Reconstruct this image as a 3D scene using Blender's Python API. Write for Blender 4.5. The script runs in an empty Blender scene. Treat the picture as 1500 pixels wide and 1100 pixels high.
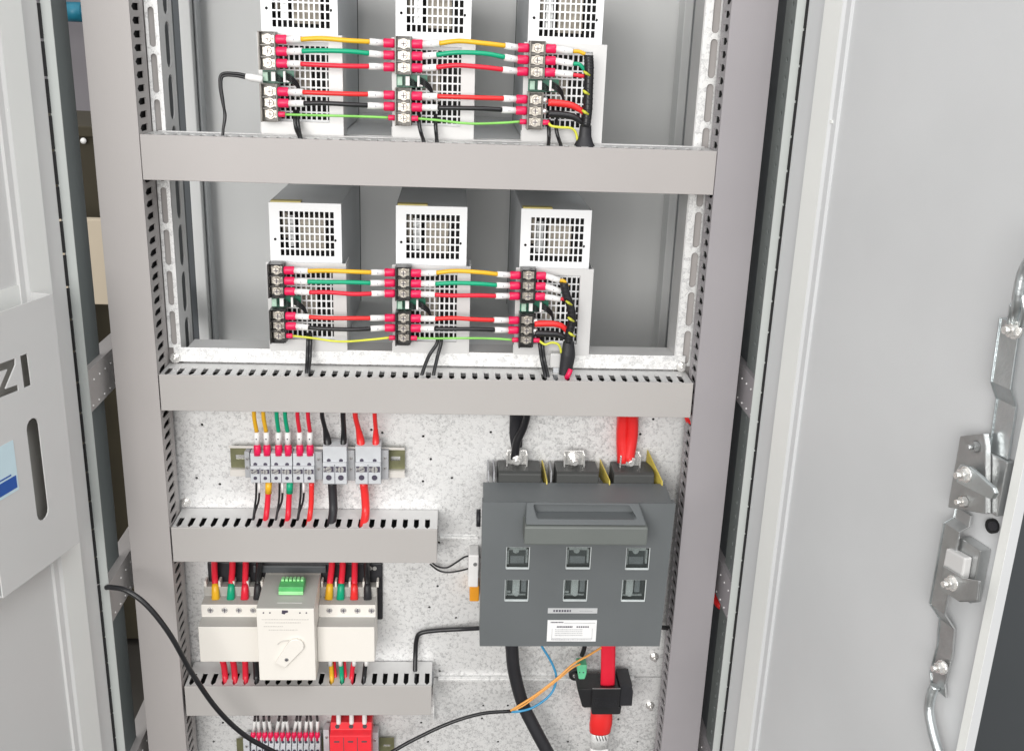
import bpy, bmesh, math, random
from mathutils import Vector
from mathutils.geometry import tessellate_polygon
random.seed(7)
sc = bpy.context.scene
col = sc.collection

# ------------------------------------------------------------------ camera model
yaw, pitch, roll, FP = 0.06291459, 0.31955499, 0.0357527, 1515.19
CAM = Vector((0, -1.164, 1.6))
fw = Vector((math.sin(yaw)*math.cos(pitch), math.cos(yaw)*math.cos(pitch), -math.sin(pitch)))
r0 = Vector((math.cos(yaw), -math.sin(yaw), 0)); u0 = r0.cross(fw)
rt = math.cos(roll)*r0 + math.sin(roll)*u0
up = -math.sin(roll)*r0 + math.cos(roll)*u0
def ray(x, y): return fw + rt*((x-750)/FP) + up*((550-y)/FP)
def P(x, y, Y):
    d = ray(x, y); return CAM + d*((Y-CAM.y)/d.y)
class Door:                       # vertical plane frame: u from hinge, n towards the cabinet's inside
    def __init__(s, ox, oy, deg, side):
        p = math.radians(deg); s.o = Vector((ox, oy, 0))
        s.u = Vector((-math.sin(p), -math.cos(p), 0)); s.n = Vector((math.cos(p), -math.sin(p), 0))*side
    def w(s, u, n, z): return s.o + s.u*u + s.n*n + Vector((0, 0, z))
    def q(s, x, y, n=0):
        d = ray(x, y); t = ((s.o-CAM).dot(s.n)+n)/d.dot(s.n); p = CAM+d*t
        return (p-s.o).dot(s.u), p.z

# ------------------------------------------------------------------ materials
def mat(name, c, rough=.5, metal=0, var=.04, vs=8, bump=0, bs=400, spec=.5, trans=0, alpha=1, coat=0):
    m = bpy.data.materials.new(name); m.use_nodes = True; nt = m.node_tree; b = nt.nodes['Principled BSDF']
    b.inputs['Roughness'].default_value = rough; b.inputs['Metallic'].default_value = metal
    b.inputs['Specular IOR Level'].default_value = spec
    b.inputs['Transmission Weight'].default_value = trans; b.inputs['Alpha'].default_value = alpha
    b.inputs['Coat Weight'].default_value = coat
    tc = nt.nodes.new('ShaderNodeTexCoord')
    n = nt.nodes.new('ShaderNodeTexNoise'); n.inputs['Scale'].default_value = vs; n.inputs['Detail'].default_value = 4
    nt.links.new(tc.outputs['Object'], n.inputs['Vector'])
    r = nt.nodes.new('ShaderNodeValToRGB')
    r.color_ramp.elements[0].position = .3; r.color_ramp.elements[1].position = .7
    r.color_ramp.elements[0].color = [max(0, x*(1-var)) for x in c]+[1]
    r.color_ramp.elements[1].color = [min(1, x*(1+var)) for x in c]+[1]
    nt.links.new(n.outputs['Fac'], r.inputs['Fac']); nt.links.new(r.outputs['Color'], b.inputs['Base Color'])
    if bump:
        n2 = nt.nodes.new('ShaderNodeTexNoise'); n2.inputs['Scale'].default_value = bs; n2.inputs['Detail'].default_value = 3
        nt.links.new(tc.outputs['Object'], n2.inputs['Vector'])
        bp = nt.nodes.new('ShaderNodeBump'); bp.inputs['Strength'].default_value = bump; bp.inputs['Distance'].default_value = .001
        nt.links.new(n2.outputs['Fac'], bp.inputs['Height']); nt.links.new(bp.outputs['Normal'], b.inputs['Normal'])
        mp = nt.nodes.new('ShaderNodeMapRange'); mp.inputs['To Min'].default_value = rough*.85; mp.inputs['To Max'].default_value = min(1, rough*1.2)
        nt.links.new(n.outputs['Fac'], mp.inputs['Value']); nt.links.new(mp.outputs['Result'], b.inputs['Roughness'])
    return m
def galv(name, dark, light, scale=260, metal=.35, speck=True):
    m = bpy.data.materials.new(name); m.use_nodes = True; nt = m.node_tree; b = nt.nodes['Principled BSDF']
    b.inputs['Metallic'].default_value = metal; b.inputs['Roughness'].default_value = .42
    L = nt.links.new; N = nt.nodes.new
    tc = N('ShaderNodeTexCoord')
    nz = N('ShaderNodeTexNoise'); nz.inputs['Scale'].default_value = 520; nz.inputs['Detail'].default_value = 4; nz.inputs['Distortion'].default_value = .6
    L(tc.outputs['Object'], nz.inputs['Vector'])
    v = N('ShaderNodeTexVoronoi'); v.inputs['Scale'].default_value = scale; L(tc.outputs['Object'], v.inputs['Vector'])
    bigm = N('ShaderNodeTexNoise'); bigm.inputs['Scale'].default_value = 6; bigm.inputs['Detail'].default_value = 5; L(tc.outputs['Object'], bigm.inputs['Vector'])
    a = N('ShaderNodeMath'); a.operation = 'MULTIPLY_ADD'; a.inputs[1].default_value = .45
    L(v.outputs['Color'], a.inputs[0])
    mm = N('ShaderNodeMath'); mm.operation = 'MULTIPLY'; mm.inputs[1].default_value = .95; L(nz.outputs['Fac'], mm.inputs[0])
    L(mm.outputs[0], a.inputs[2])
    a2 = N('ShaderNodeMath'); a2.operation = 'MULTIPLY_ADD'; a2.inputs[1].default_value = .5; L(bigm.outputs['Fac'], a2.inputs[0]); L(a.outputs[0], a2.inputs[2])
    r = N('ShaderNodeValToRGB'); e = r.color_ramp.elements
    e[0].position = .66; e[0].color = (*dark, 1); e[1].position = 1.08; e[1].color = (*light, 1)
    k = e.new(.86); k.color = tuple((d*.42+l*.58) for d, l in zip(dark, light))+(1,)
    L(a2.outputs[0], r.inputs['Fac']); L(r.outputs['Color'], b.inputs['Base Color'])
    bp = N('ShaderNodeBump'); bp.inputs['Strength'].default_value = .5; bp.inputs['Distance'].default_value = .0006
    L(a.outputs[0], bp.inputs['Height']); L(bp.outputs['Normal'], b.inputs['Normal'])
    return m
M = dict(
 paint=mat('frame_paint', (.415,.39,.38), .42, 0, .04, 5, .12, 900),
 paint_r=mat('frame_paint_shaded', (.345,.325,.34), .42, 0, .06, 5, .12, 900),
 duct=mat('duct_cover_paint', (.445,.425,.41), .42, 0, .04, 4, .12, 900),
 post=mat('post_paint', (.49,.515,.50), .45, 0, .04, 5, .1, 900),
 door=mat('door_paint', (.60,.61,.62), .38, 0, .05, 4, .1, 900),
 doorl=mat('door_paint_light', (.64,.64,.635), .38, 0, .03, 3, .1, 900),
 doorw=mat('door_paint_brightened', (.80,.81,.79), .4, 0, .02, 3, .08, 900),  # brighter door paint: light on the raised faces put into the colour
 back=mat('back_panel_paint', (.82,.83,.825), .5, 0, .05, 3, .1, 900),
 side=mat('side_dark', (.09,.10,.11), .6, 0, .1, 4),
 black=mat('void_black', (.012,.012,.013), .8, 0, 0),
 webteal=mat('web_teal', (.13,.15,.15), .5, 0, .1, 4),
 webgrey=mat('web_grey', (.20,.22,.215), .45, 0, .1, 4),
 galv=galv('galvanised_plate', (.53,.53,.53), (.88,.88,.875)),
 galvb=galv('galvanised_bright', (.62,.62,.62), (.92,.92,.91), 200, .25),
 white=mat('white_steel', (.88,.89,.90), .4, 0, .02, 8, .06, 900),
 bracket=mat('bracket_steel', (.66,.655,.65), .4, .15, .05, 10, .1, 700),
 psu_side=mat('psu_case_steel', (.60,.62,.635), .4, .1, .08, 10, .1, 600),
 inner=mat('psu_inner', (.03,.03,.03), .7, 0, .1),
 tan=mat('transformer_tan', (.42,.38,.32), .6, 0, .25, 90),
 silver=mat('bright_metal', (.86,.85,.83), .25, .75, .1, 60, .3, 300),
 screwm=mat('screw_nickel', (.66,.61,.54), .3, .55, .2, 300, .3, 300),
 zinc=mat('zinc_plated', (.66,.70,.71), .3, .9, .08, 40, .25, 300),
 zincd=mat('zinc_plated_dark', (.50,.51,.51), .34, .85, .1, 40, .25, 300),
 tb1=mat('terminal_smoke_lit', (.20,.185,.165), .25, 0, .25, 120, .2, 200),  # grey-brown smoky covers, with the light on the upper row in the tone
 tb2=mat('terminal_black', (.035,.033,.033), .25, 0, .3, 120, .2, 200),
 pcb=mat('circuit_green', (.01,.13,.075), .35, 0, .4, 160),
 pcbl=mat('connector_pale', (.40,.58,.46), .4, 0, .2, 160),
 lug=mat('magenta_sleeve', (.78,.012,.09), .35, 0, .15, 90, .15, 300),
 sleeve=mat('white_sleeve', (.86,.85,.84), .4, 0, .04, 40),
 inkl=mat('ink_faint', (.30,.28,.33), .6, 0, .0),
 ink=mat('ink', (.06,.05,.08), .6, 0, .0),
 yellow=mat('yellow_pvc', (.86,.47,.02), .35, 0, .06, 20, .1, 300),
 green=mat('green_pvc', (.0,.37,.19), .35, 0, .06, 20, .1, 300),
 lime=mat('lime_pvc', (.24,.60,.12), .35, 0, .25, 14, .1, 300),
 yg=mat('yellow_green_pvc', (.66,.66,.06), .35, 0, .25, 14, .1, 300),
 red=mat('red_pvc', (.78,.018,.045), .35, 0, .06, 20, .1, 300),
 redo=mat('red_orange_pvc', (.82,.03,.03), .3, 0, .06, 20, .1, 300),
 cable=mat('black_pvc', (.014,.014,.016), .32, 0, .2, 20, .15, 300),
 cabled=mat('black_pvc_matte', (.02,.02,.024), .5, 0, .2, 20, .15, 300),
 blue=mat('blue_pvc', (.05,.30,.55), .35, 0, .06, 20),
 orange=mat('orange_pvc', (.85,.40,.10), .35, 0, .06, 20),
 tgrey=mat('terminal_grey', (.56,.575,.60), .45, 0, .06, 60, .1, 400),
 tgreyd=mat('terminal_grey_dark', (.40,.405,.42), .5, 0, .1, 60, .1, 400),
 olive=mat('din_rail_passivated', (.20,.20,.11), .4, .3, .2, 60),
 cream=mat('cream_plastic', (.80,.765,.71), .45, 0, .02, 10, .08, 700),
 cream_shade=mat('cream_plastic_top_shade', (.42,.41,.385), .5, 0, .04, 10, .08, 700),  # greyer copy of the cream: shade on top faces put into the colour
 creams=mat('cream_handle', (.68,.65,.61), .4, 0, .03, 10),
 line=mat('faint_print', (.60,.575,.54), .5, 0, .02, 10),
 plug=mat('green_plug', (.10,.48,.15), .4, 0, .1, 90),
 plugl=mat('green_plug_light', (.35,.80,.35), .4, 0, .1, 90),
 iso=mat('isolator_grey', (.130,.141,.146), .45, 0, .05, 12, .25, 1100),
 isod=mat('isolator_dark', (.055,.057,.055), .5, 0, .06, 12, .2, 1100),
 isoh=mat('isolator_handle', (.145,.158,.150), .42, 0, .05, 12, .25, 1100),
 edge=mat('clear_edge', (.62,.66,.66), .2, 0, .1, 60),
 amber=mat('barrier_amber', (.72,.58,.12), .25, 0, .1, 30, trans=.2),
 lbl=mat('label_silver', (.62,.63,.64), .35, .2, .05, 40),
 lblw=mat('label_white', (.86,.86,.86), .45, 0, .03, 40),
 sensor=mat('sensor_black', (.018,.018,.02), .4, 0, .2, 30, .2, 600),
 mint=mat('mint_plug', (.14,.55,.30), .4, 0, .1, 60),
 redb=mat('surge_red', (.85,.035,.05), .42, 0, .06, 30, .1, 500),
 orangeb=mat('orange_clip', (.80,.33,.02), .45, 0, .1, 40),
 sky=mat('sticker_blue', (.62,.79,.86), .4, 0, .03, 20),
 band=mat('sticker_band', (.01,.09,.40), .4, 0, .03, 20),
 wall=mat('workshop_wall', (.24,.225,.24), .9, 0, .1, 1.5),
 floor=mat('workshop_floor_shaded', (.045,.04,.034), .7, 0, .3, 2),  # shadow over the floor put into its dark base colour
 wood=mat('pale_board', (.55,.47,.36), .7, 0, .1, 4),
 brown=mat('brown_crate', (.042,.034,.018), .8, 0, .2, 6),
 teal=mat('teal_pipe', (.02,.20,.30), .4, 0, .2, 20),
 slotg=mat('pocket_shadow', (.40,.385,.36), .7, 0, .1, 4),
 shaft=mat('dark_slate', (.075,.082,.088), .45, 0, .12, 2),
 brass=mat('brass', (.5,.36,.12), .35, .8, .1, 20),
 yel_lab=mat('yellow_label', (.50,.42,.14), .5, 0, .1, 60),
)
def glassm():
    m = bpy.data.materials.new('clear_window'); m.use_nodes = True; nt = m.node_tree; nt.nodes.clear()
    o = nt.nodes.new('ShaderNodeOutputMaterial'); t = nt.nodes.new('ShaderNodeBsdfTransparent'); g = nt.nodes.new('ShaderNodeBsdfGlossy')
    g.inputs['Roughness'].default_value = .08; g.inputs['Color'].default_value = (.8, .85, .85, 1); t.inputs['Color'].default_value = (.85, .88, .88, 1)
    n = nt.nodes.new('ShaderNodeTexNoise'); n.inputs['Scale'].default_value = 120
    mr = nt.nodes.new('ShaderNodeMapRange'); mr.inputs['To Min'].default_value = .05; mr.inputs['To Max'].default_value = .3
    x = nt.nodes.new('ShaderNodeMixShader'); L = nt.links.new
    L(n.outputs['Fac'], mr.inputs['Value']); L(mr.outputs['Result'], x.inputs['Fac']); L(t.outputs[0], x.inputs[1]); L(g.outputs[0], x.inputs[2]); L(x.outputs[0], o.inputs[0])
    return m
M['glass'] = glassm()

# ------------------------------------------------------------------ mesh builder
class MB:
    def __init__(s): s.v = []; s.f = []; s.mi = []; s.sm = []
    def quadset(s, vs, fs, mi=0, sm=False):
        b = len(s.v); s.v += [Vector(v) for v in vs]
        for f in fs: s.f.append([b+i for i in f]); s.mi.append(mi); s.sm.append(sm)
        return s
    def box(s, x0, x1, y0, y1, z0, z1, mi=0, fn=None):
        x0, x1 = sorted((x0, x1)); y0, y1 = sorted((y0, y1)); z0, z1 = sorted((z0, z1))
        vs = [(x, y, z) for x in (x0, x1) for y in (y0, y1) for z in (z0, z1)]
        if fn: vs = [fn(*v) for v in vs]
        return s.quadset(vs, [(0,1,3,2),(4,6,7,5),(0,4,5,1),(2,3,7,6),(0,2,6,4),(1,5,7,3)], mi)
    def prism(s, poly, fn, a, b, mi=0, mif=None):   # poly of (p,q); fn(p,q,t)
        n = len(poly); vs = [fn(p, q, a) for p, q in poly]+[fn(p, q, b) for p, q in poly]
        tri = tessellate_polygon([[Vector((p, q, 0)) for p, q in poly]])
        s.quadset(vs, [tuple(t) for t in tri]+[tuple(i+n for i in reversed(t)) for t in tri], mi)
        base = len(s.v)-2*n
        for i in range(n):
            j = (i+1) % n; s.f.append([base+i, base+j, base+n+j, base+n+i]); s.mi.append(mif[i] if mif else mi); s.sm.append(False)
        return s
    def plate(s, outer, holes, fn, a, b, mi=0, rim=True, mih=None):
        loops = [outer]+holes; fl = [p for l in loops for p in l]; n = len(fl)
        tri = tessellate_polygon([[Vector((p, q, 0)) for p, q in l] for l in loops])
        base = len(s.v)
        s.quadset([fn(p, q, a) for p, q in fl]+[fn(p, q, b) for p, q in fl], [tuple(t) for t in tri]+[tuple(i+n for i in reversed(t)) for t in tri], mi)
        k = 0
        for li, l in enumerate(loops):
            m = len(l)
            if li or rim:
                for i in range(m):
                    j = (i+1) % m; s.f.append([base+k+i, base+k+j, base+n+k+j, base+n+k+i]); s.mi.append(mih if (li and mih is not None) else mi); s.sm.append(False)
            k += m
        return s
    def tube(s, pts, r, n=10, mi=0, smooth=True, curve=True, flat=None):
        pts = [Vector(p) for p in pts]
        rr = r if isinstance(r, (list, tuple)) else [r]*len(pts)
        if curve and len(pts) > 2:
            q = [2*pts[0]-pts[1]]+pts+[2*pts[-1]-pts[-2]]; o = []; ro = []
            for i in range(1, len(q)-2):
                for k in range(6):
                    t = k/6; p0, p1, p2, p3 = q[i-1:i+3]
                    o.append(.5*((2*p1)+(p2-p0)*t+(2*p0-5*p1+4*p2-p3)*t*t+(3*p1-p0-3*p2+p3)*t**3)); ro.append(rr[i-1]*(1-t)+rr[i]*t)
            o.append(pts[-1]); ro.append(rr[-1]); pts = o; rr = ro
        up_ = Vector((0, 1, 0)); vs = []; ln = len(pts)
        for i, p in enumerate(pts):
            d = (pts[min(i+1, ln-1)]-pts[max(i-1, 0)]).normalized()
            a = d.cross(up_)
            if a.length < .05: a = d.cross(Vector((1, 0, 0)))
            a.normalize(); bb = a.cross(d).normalized(); up_ = bb if abs(bb.dot(up_)) > .2 else up_
            for k in range(n):
                t = 2*math.pi*k/n; vs.append(p+a*(rr[i]*math.cos(t))+bb*(rr[i]*(flat or 1)*math.sin(t)))
        fs = []
        for i in range(ln-1):
            for k in range(n):
                fs.append((i*n+k, i*n+(k+1) % n, (i+1)*n+(k+1) % n, (i+1)*n+k))
        s.quadset(vs, fs, mi, smooth); b = len(s.v)-len(vs)
        s.f.append([b+k for k in range(n)]); s.f.append([b+(ln-1)*n+k for k in range(n)]); s.mi += [mi, mi]; s.sm += [False, False]
        return s
    def cyl(s, p0, p1, r, n=16, mi=0, r1=None, smooth=True):
        return s.tube([p0, p1], [r, r if r1 is None else r1], n, mi, smooth, False)
    def sph(s, c, r, mi=0, sq=(1, 1, 1)):
        vs = []; fs = []; R, Q = 8, 12
        for i in range(R+1):
            for k in range(Q):
                a = math.pi*i/R; t = 2*math.pi*k/Q
                vs.append((c[0]+r*sq[0]*math.sin(a)*math.cos(t), c[1]+r*sq[1]*math.sin(a)*math.sin(t), c[2]+r*sq[2]*math.cos(a)))
        for i in range(R):
            for k in range(Q): fs.append((i*Q+k, i*Q+(k+1) % Q, (i+1)*Q+(k+1) % Q, (i+1)*Q+k))
        return s.quadset(vs, fs, mi, True)
    def build(s, name, mats, parent=None, bevel=0, **t):
        if not isinstance(mats, (list, tuple)): mats = [mats]
        off = org(parent)
        me = bpy.data.meshes.new(name); me.from_pydata([v-off for v in s.v], [], s.f)
        for m in mats: me.materials.append(M[m])
        for p, i, sm in zip(me.polygons, s.mi, s.sm): p.material_index = i; p.use_smooth = sm
        bm = bmesh.new(); bm.from_mesh(me); bmesh.ops.recalc_face_normals(bm, faces=bm.faces); bm.to_mesh(me); bm.free()
        o = bpy.data.objects.new(name, me); col.objects.link(o); o.parent = parent
        if bevel:
            b = o.modifiers.new('bevel', 'BEVEL'); b.width = bevel; b.segments = 2; b.limit_method = 'ANGLE'; b.angle_limit = .6
            b.harden_normals = False
        for k, x in t.items(): o[k] = x
        return o
def org(o):
    v = Vector((0, 0, 0))
    while o is not None: v += o.location; o = o.parent
    return v
def thing(name, loc, label, category, group=None):
    o = bpy.data.objects.new(name, None); col.objects.link(o); o.location = loc; o.empty_display_size = .02
    o['label'] = label; o['category'] = category
    if group: o['group'] = group
    return o
XZ = lambda p, q, t: (p, t, q)      # plate facing the viewer
XY = lambda p, q, t: (p, q, t)      # horizontal plate
YZ = lambda p, q, t: (t, p, q)      # side plate
def circ(cx, cy, r, n=10): return [(cx+r*math.cos(2*math.pi*k/n), cy+r*math.sin(2*math.pi*k/n)) for k in range(n)]
def rect(a, b, c, d): return [(a, c), (b, c), (b, d), (a, d)]
def slot(cx, z0, z1, r, n=6):
    return [(cx+r*math.cos(t), z1-r+r*math.sin(t)) for t in [math.pi*k/n for k in range(n+1)]]+[(cx+r*math.cos(t), z0+r+r*math.sin(t)) for t in [math.pi+math.pi*k/n for k in range(n+1)]]
def screw(mb, x, y, z, r, d=.003, mi=0, mis=1):      # pan head  facing -y with a cross slot
    mb.cyl((x, y, z), (x, y-d, z), r, 14, mi, r*.85)
    mb.box(x-r*.7, x+r*.7, y-d-.0002, y-d+.0006, z-r*.10, z+r*.10, mis); mb.box(x-r*.10, x+r*.10, y-d-.0003, y-d+.0006, z-r*.7, z+r*.7, mis)

# ------------------------------------------------------------------ the room behind
MB().box(-6, 6, -6, 6, -.02, 0).build('floor', 'floor', kind='structure')
MB().box(-6, 6, 3.0, 3.1, 0, 3).build('back_wall', 'wall', kind='structure')

pp = P(108, 18, 2.6)
t = thing('pipe', (pp.x, 2.6, pp.z), 'teal blue pipe on the far wall, seen through the gap at top left', 'pipe')
MB().tube([(pp.x-.30, 2.6, pp.z), (pp.x+.25, 2.6, pp.z)], .022, 14).build('pipe_run', 'teal', t)
MB().cyl((pp.x-.03, 2.6, pp.z), (pp.x+.03, 2.6, pp.z), .032, 14).build('coupling', 'teal', t)
MB().box(pp.x-.32, pp.x-.30, 2.56, 3.0, pp.z-.05, pp.z+.05).build('wall_bracket', 'zincd', t)

a = P(112, 192, 1.3); b = P(150, 300, 1.3)
t = thing('crate', (a.x, 1.3, 0), 'dark brown crate behind the cabinet, seen through the left gap', 'crate')
MB().box(a.x-.25, a.x+.55, 1.3, 1.7, .02, a.z).build('side_panel', 'brown', t, .004)
MB().box(a.x-.27, a.x+.57, 1.285, 1.71, a.z-.012, a.z+.012).build('lid', 'brown', t, .003)
c = P(121, 207, 1.28); MB().sph((c.x, 1.285, c.z), .007).build('latch', 'sleeve', t)
t2 = P(131, 380, 1.1); t3 = P(131, 446, 1.1); t1 = P(140, 302, 1.1)
t = thing('board', (t2.x, 1.1, t3.z), 'pale beige board leaning behind the left frame post', 'board')
MB().box(t2.x-.16, t2.x+.30, 1.1, 1.13, t3.z, P(135, 322, 1.1).z).build('panel', 'wood', t, .002)
MB().box(t2.x-.10, t2.x-.06, 1.131, 1.17, 0, t3.z+.05).build('leg', 'brown', t)
MB().box(t2.x+.20, t2.x+.24, 1.131, 1.17, 0, t3.z+.05).build('leg', 'brown', t)

# ------------------------------------------------------------------ the cabinet
XL0, XL1, XR0, XR1 = -.3895, -.3405, .2950, .3455
ZB, ZT = .42, 1.82
cab = thing('electrical_cabinet', (0, .2, 0), 'open grey sheet steel electrical cabinet with slotted frame posts', 'cabinet')
def pent(y0, y1, z0, z1):  # hole pointing to the front (small y)
    yt = y0+(y1-y0)*.22; zm = (z0+z1)/2
    return [(y0, zm), (yt, z1), (y1, z1), (y1, z0), (yt, z0)]
def stile(xa, xb, xin, mt):
    m = MB(); fd, h0, h1 = (.050, .008, .036) if xin < 0 else (.038, .004, .029)
    m.box(xa, xb, 0, .0015, ZB, ZT)
    s = 1 if xin < 0 else -1
    p = .01395; n = int((ZT-ZB)/p)
    xi = (xb-.0015, xb) if s > 0 else (xa, xa+.0015)
    for k in range(n):
        z0 = ZB+k*p
        if k % 400 == 399: continue
        m.plate(rect(.0016, fd, z0, z0+p), [pent(h0, h1, z0+.0033, z0+.0107)], YZ, xi[0], xi[1], 0, False)
    xo = (xa, xa+.0015) if s > 0 else (xb-.0015, xb)
    m.box(xo[0], xo[1], .0016, .022, ZB, ZT)
    m.build('stile', mt, cab)
    # black sheet added behind the flange as the shade in its holes
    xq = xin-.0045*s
    MB().box(min(xq, xq-.002*s), max(xq, xq-.002*s), .003, fd-.002, ZB, ZT).build('stile_hole_shade', 'black', cab)
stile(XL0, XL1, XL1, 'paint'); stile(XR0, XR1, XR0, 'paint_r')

# outer front posts with hinge seams
def post(xi, xo, s, name):
    m = MB(); m.box(min(xi, xo), max(xi, xo), -.05, -.0485, ZB-.1, ZT+.05)
    m.build(name, 'post', cab)
    a_, b_ = sorted((xo, xo-.0015*s))
    if s > 0: MB().box(a_, b_, -.0484, .024, ZB-.1, ZT+.05).build('post_web', 'webteal', cab)
post(-.4022, -.4125, 1, 'front_post'); post(.3505, .3605, -1, 'front_post')
# right post: inner strip with round holes, dark side panel
m = MB(); p = .02795
p = .0189; z = ZB
while z < ZT-.03:
    m.plate(rect(-.0484, .0196, z, z+p), [circ(-.0045, z+.0095, .0031, 8)], YZ, .3606, .362, 0, False); z += p
m.build('hole_strip', 'webgrey', cab)
MB().box(.3625, .364, -.046, .0180, ZB, ZT).build('strip_hole_shade', 'black', cab)  # black sheet added as the dark behind the round holes
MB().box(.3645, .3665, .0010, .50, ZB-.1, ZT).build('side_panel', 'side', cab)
# side cross braces
for s, X, Z in ((1, -.405, 1.2247), (1, -.403, .9590), (1, -.403, .688), (-1, .3555, 1.2250), (-1, .3555, .9560), (-1, .3555, .688)):
    m = MB(); h = .049 if Z > 1.1 else .0515
    holes = [circ(-.035+.02*i, Z-h+.006+.000*i, .0011, 6) for i in range(6)]+[circ(-.025+.02*i, Z-.015, .0011, 6) for i in range(4)]
    a_, b_ = sorted((X, X-.0015*s))
    m.plate(rect(-.048, .36, Z-h, Z), holes, YZ, a_, b_)
    a_, b_ = sorted((X-.0016*s, X-.022*s)); m.box(a_, b_, -.048, .36, Z-.0015, Z)
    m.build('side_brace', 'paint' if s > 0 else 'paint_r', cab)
    d = MB()
    for hh in holes:
        cy = sum(q[0] for q in hh)/6; cz = sum(q[1] for q in hh)/6
        d.cyl((X-.0008*s, cy, cz), (X+.0010*s, cy, cz), .0012, 8)
    d.build('rivet', 'sleeve', cab)

# slotted galvanised uprights just behind the stiles
def slots(u0_, u1_, cu, r, pitch, ln, z0, z1, fn, a, b, m):
    z = z0
    while z < z1-pitch*.5:
        m.plate(rect(u0_, u1_, z, z+pitch), [slot(cu, z+(pitch-ln)/2, z+(pitch+ln)/2, r)], fn, a, b, 0, False); z += pitch
m = MB(); slots(-.3400, -.3256, -.3333, .0034, .049, .042, 1.225, 1.80, XZ, .0535, .0555, m); m.build('slotted_upright', 'galvb', cab)
m = MB(); slots(.0556, .112, .0875, .0105, .0575, .051, 1.200, 1.80, YZ, -.3270, -.3255, m); m.build('slotted_upright', 'bracket', cab)
m = MB(); slots(.2795, .3055, .2927, .0042, .049, .043, 1.212, 1.80, XZ, .0535, .0555, m); m.build('slotted_upright', 'galvb', cab)
MB().box(.2780, .2794, .0535, .100, 1.2, 1.80).build('upright_web', 'bracket', cab)
MB().box(-.352, -.3275, .0575, .0585, 1.2, 1.80).build('upright_backing', 'paint', cab)
MB().box(-.3345, -.3335, .062, .150, 1.2, 1.80).build('upright_backing', 'side', cab)
MB().box(.2800, .3055, .0575, .0585, 1.2, 1.80).build('upright_backing', 'paint', cab)
# rear frame
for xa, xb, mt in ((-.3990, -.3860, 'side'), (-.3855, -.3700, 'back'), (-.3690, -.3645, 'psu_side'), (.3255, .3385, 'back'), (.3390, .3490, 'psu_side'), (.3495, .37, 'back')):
    MB().box(xa, xb, .385 if mt == 'back' else .40, .425, .95, ZT).build('rear_post', mt, cab, .0015)
MB().box(-.37, .372, .43, .433, .55, 1.9).build('back_panel', 'back', cab)
for z in (1.115,): MB().box(-.3645, .3250, .405, .429, z-.018, z).build('rear_crossbar', 'back', cab, .002)
MB().box(-.39, .372, .0, .433, 1.80, 1.803).build('roof_panel', 'psu_side', cab)

# mounting plate with drilled holes
dots = [(620,639),(631,672.6),(619.6,705),(544,629.5),(322,709),(641,858.6),(629,889.5),(644,983),(645,997),(627,1086),(326.5,1058),(313,1085.6),(617,1058),
        (708,1033),(744,1033),(706,1052),(729.7,1086),(832,1086),(934,1086),(906,1053),(719,633),(938,636),(957,614),(640,771),(643,795),(288,700),(296,622),(560,634),(662,700),(690,860),(668,905)]
dots = [P(x, y, .06) for x, y in dots]
def mplate(z0, z1, y):
    hs = [circ(d.x, d.z, .0018, 8) for d in dots if z0+.006 < d.z < z1-.006]
    MB().plate(rect(-.362, .310, z0, z1), hs, XZ, y, y+.002).build('mounting_plate', 'galv', cab)
mplate(.9695, 1.206, .060); mplate(.7555, .969, .0605); mplate(.5, .7545, .060)
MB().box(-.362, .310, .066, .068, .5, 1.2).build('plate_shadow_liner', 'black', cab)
m = MB()
m.box(-.010, .040, .055, .0595, .9685, .9715); m.build('plate_seam', 'galvb', cab, .0005)
m = MB(); m.box(-.010, .262, .052, .0595, .7535, .7575); m.build('plate_seam', 'galvb', cab, .0005)
c = P(632, 992, .052); MB().box(c.x-.009, c.x+.003, .046, .0595, c.z-.0065, c.z+.0055).build('seam_cap', 'tgreyd', cab, .0012)
c = P(630, 1000, .050); MB().box(-.0165, -.0145, .050, .0595, .690, .749).build('plate_flange', 'galvb', cab)
# shelf rails and trays
MB().plate([(-.334, 1.2083), (.292, 1.2083), (.292, 1.2262), (-.334, 1.2262)], [], XZ, .0505, .053).build('shelf_rail', 'galvb', cab, .0006)
MB().box(-.318, .279, .0535, .09, 1.2232, 1.2252).build('shelf_lip', 'bracket', cab)
MB().box(-.334, .292, .0505, .053, 1.4700, 1.4818).build('shelf_rail', 'bracket', cab, .0006)
for z in (1.2228, 1.4795):
    MB().box(-.218, .172, .091, .425, z-.002, z).build('shelf_tray', 'back', cab)
def bolt(x, y, z, r, label, L=.006, mt='silver'):
    t = thing('hex_bolt', (x, y, z), label, 'bolt')
    MB().cyl((x, y, z), (x, y-.0015, z), r*1.5, 18).build('washer', mt, t)
    MB().cyl((x, y-.0015, z), (x, y-.0055, z), r*1.05, 6, smooth=False).build('nut', mt, t)
    MB().cyl((x, y-.0055, z), (x, y-.0055-L, z), r*.5, 12).build('shank', mt, t)
for x, y, Y, lb in ((257, 524, .050, 'silver hex bolt at the left end of the bright lower shelf rail'), (998, 537, .050, 'silver hex bolt at the right end of the bright lower shelf rail'),
                    (272, 735, .060, 'silver hex bolt on the plate above the left end of the middle duct'), (958, 961, .060, 'silver hex bolt just below the right corner of the grey isolator'),
                    (952, 1032, .060, 'silver hex bolt on the plate right of the black current sensor')):
    q = P(x, y, Y); bolt(q.x, Y, q.z, .0042, lb)

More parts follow.
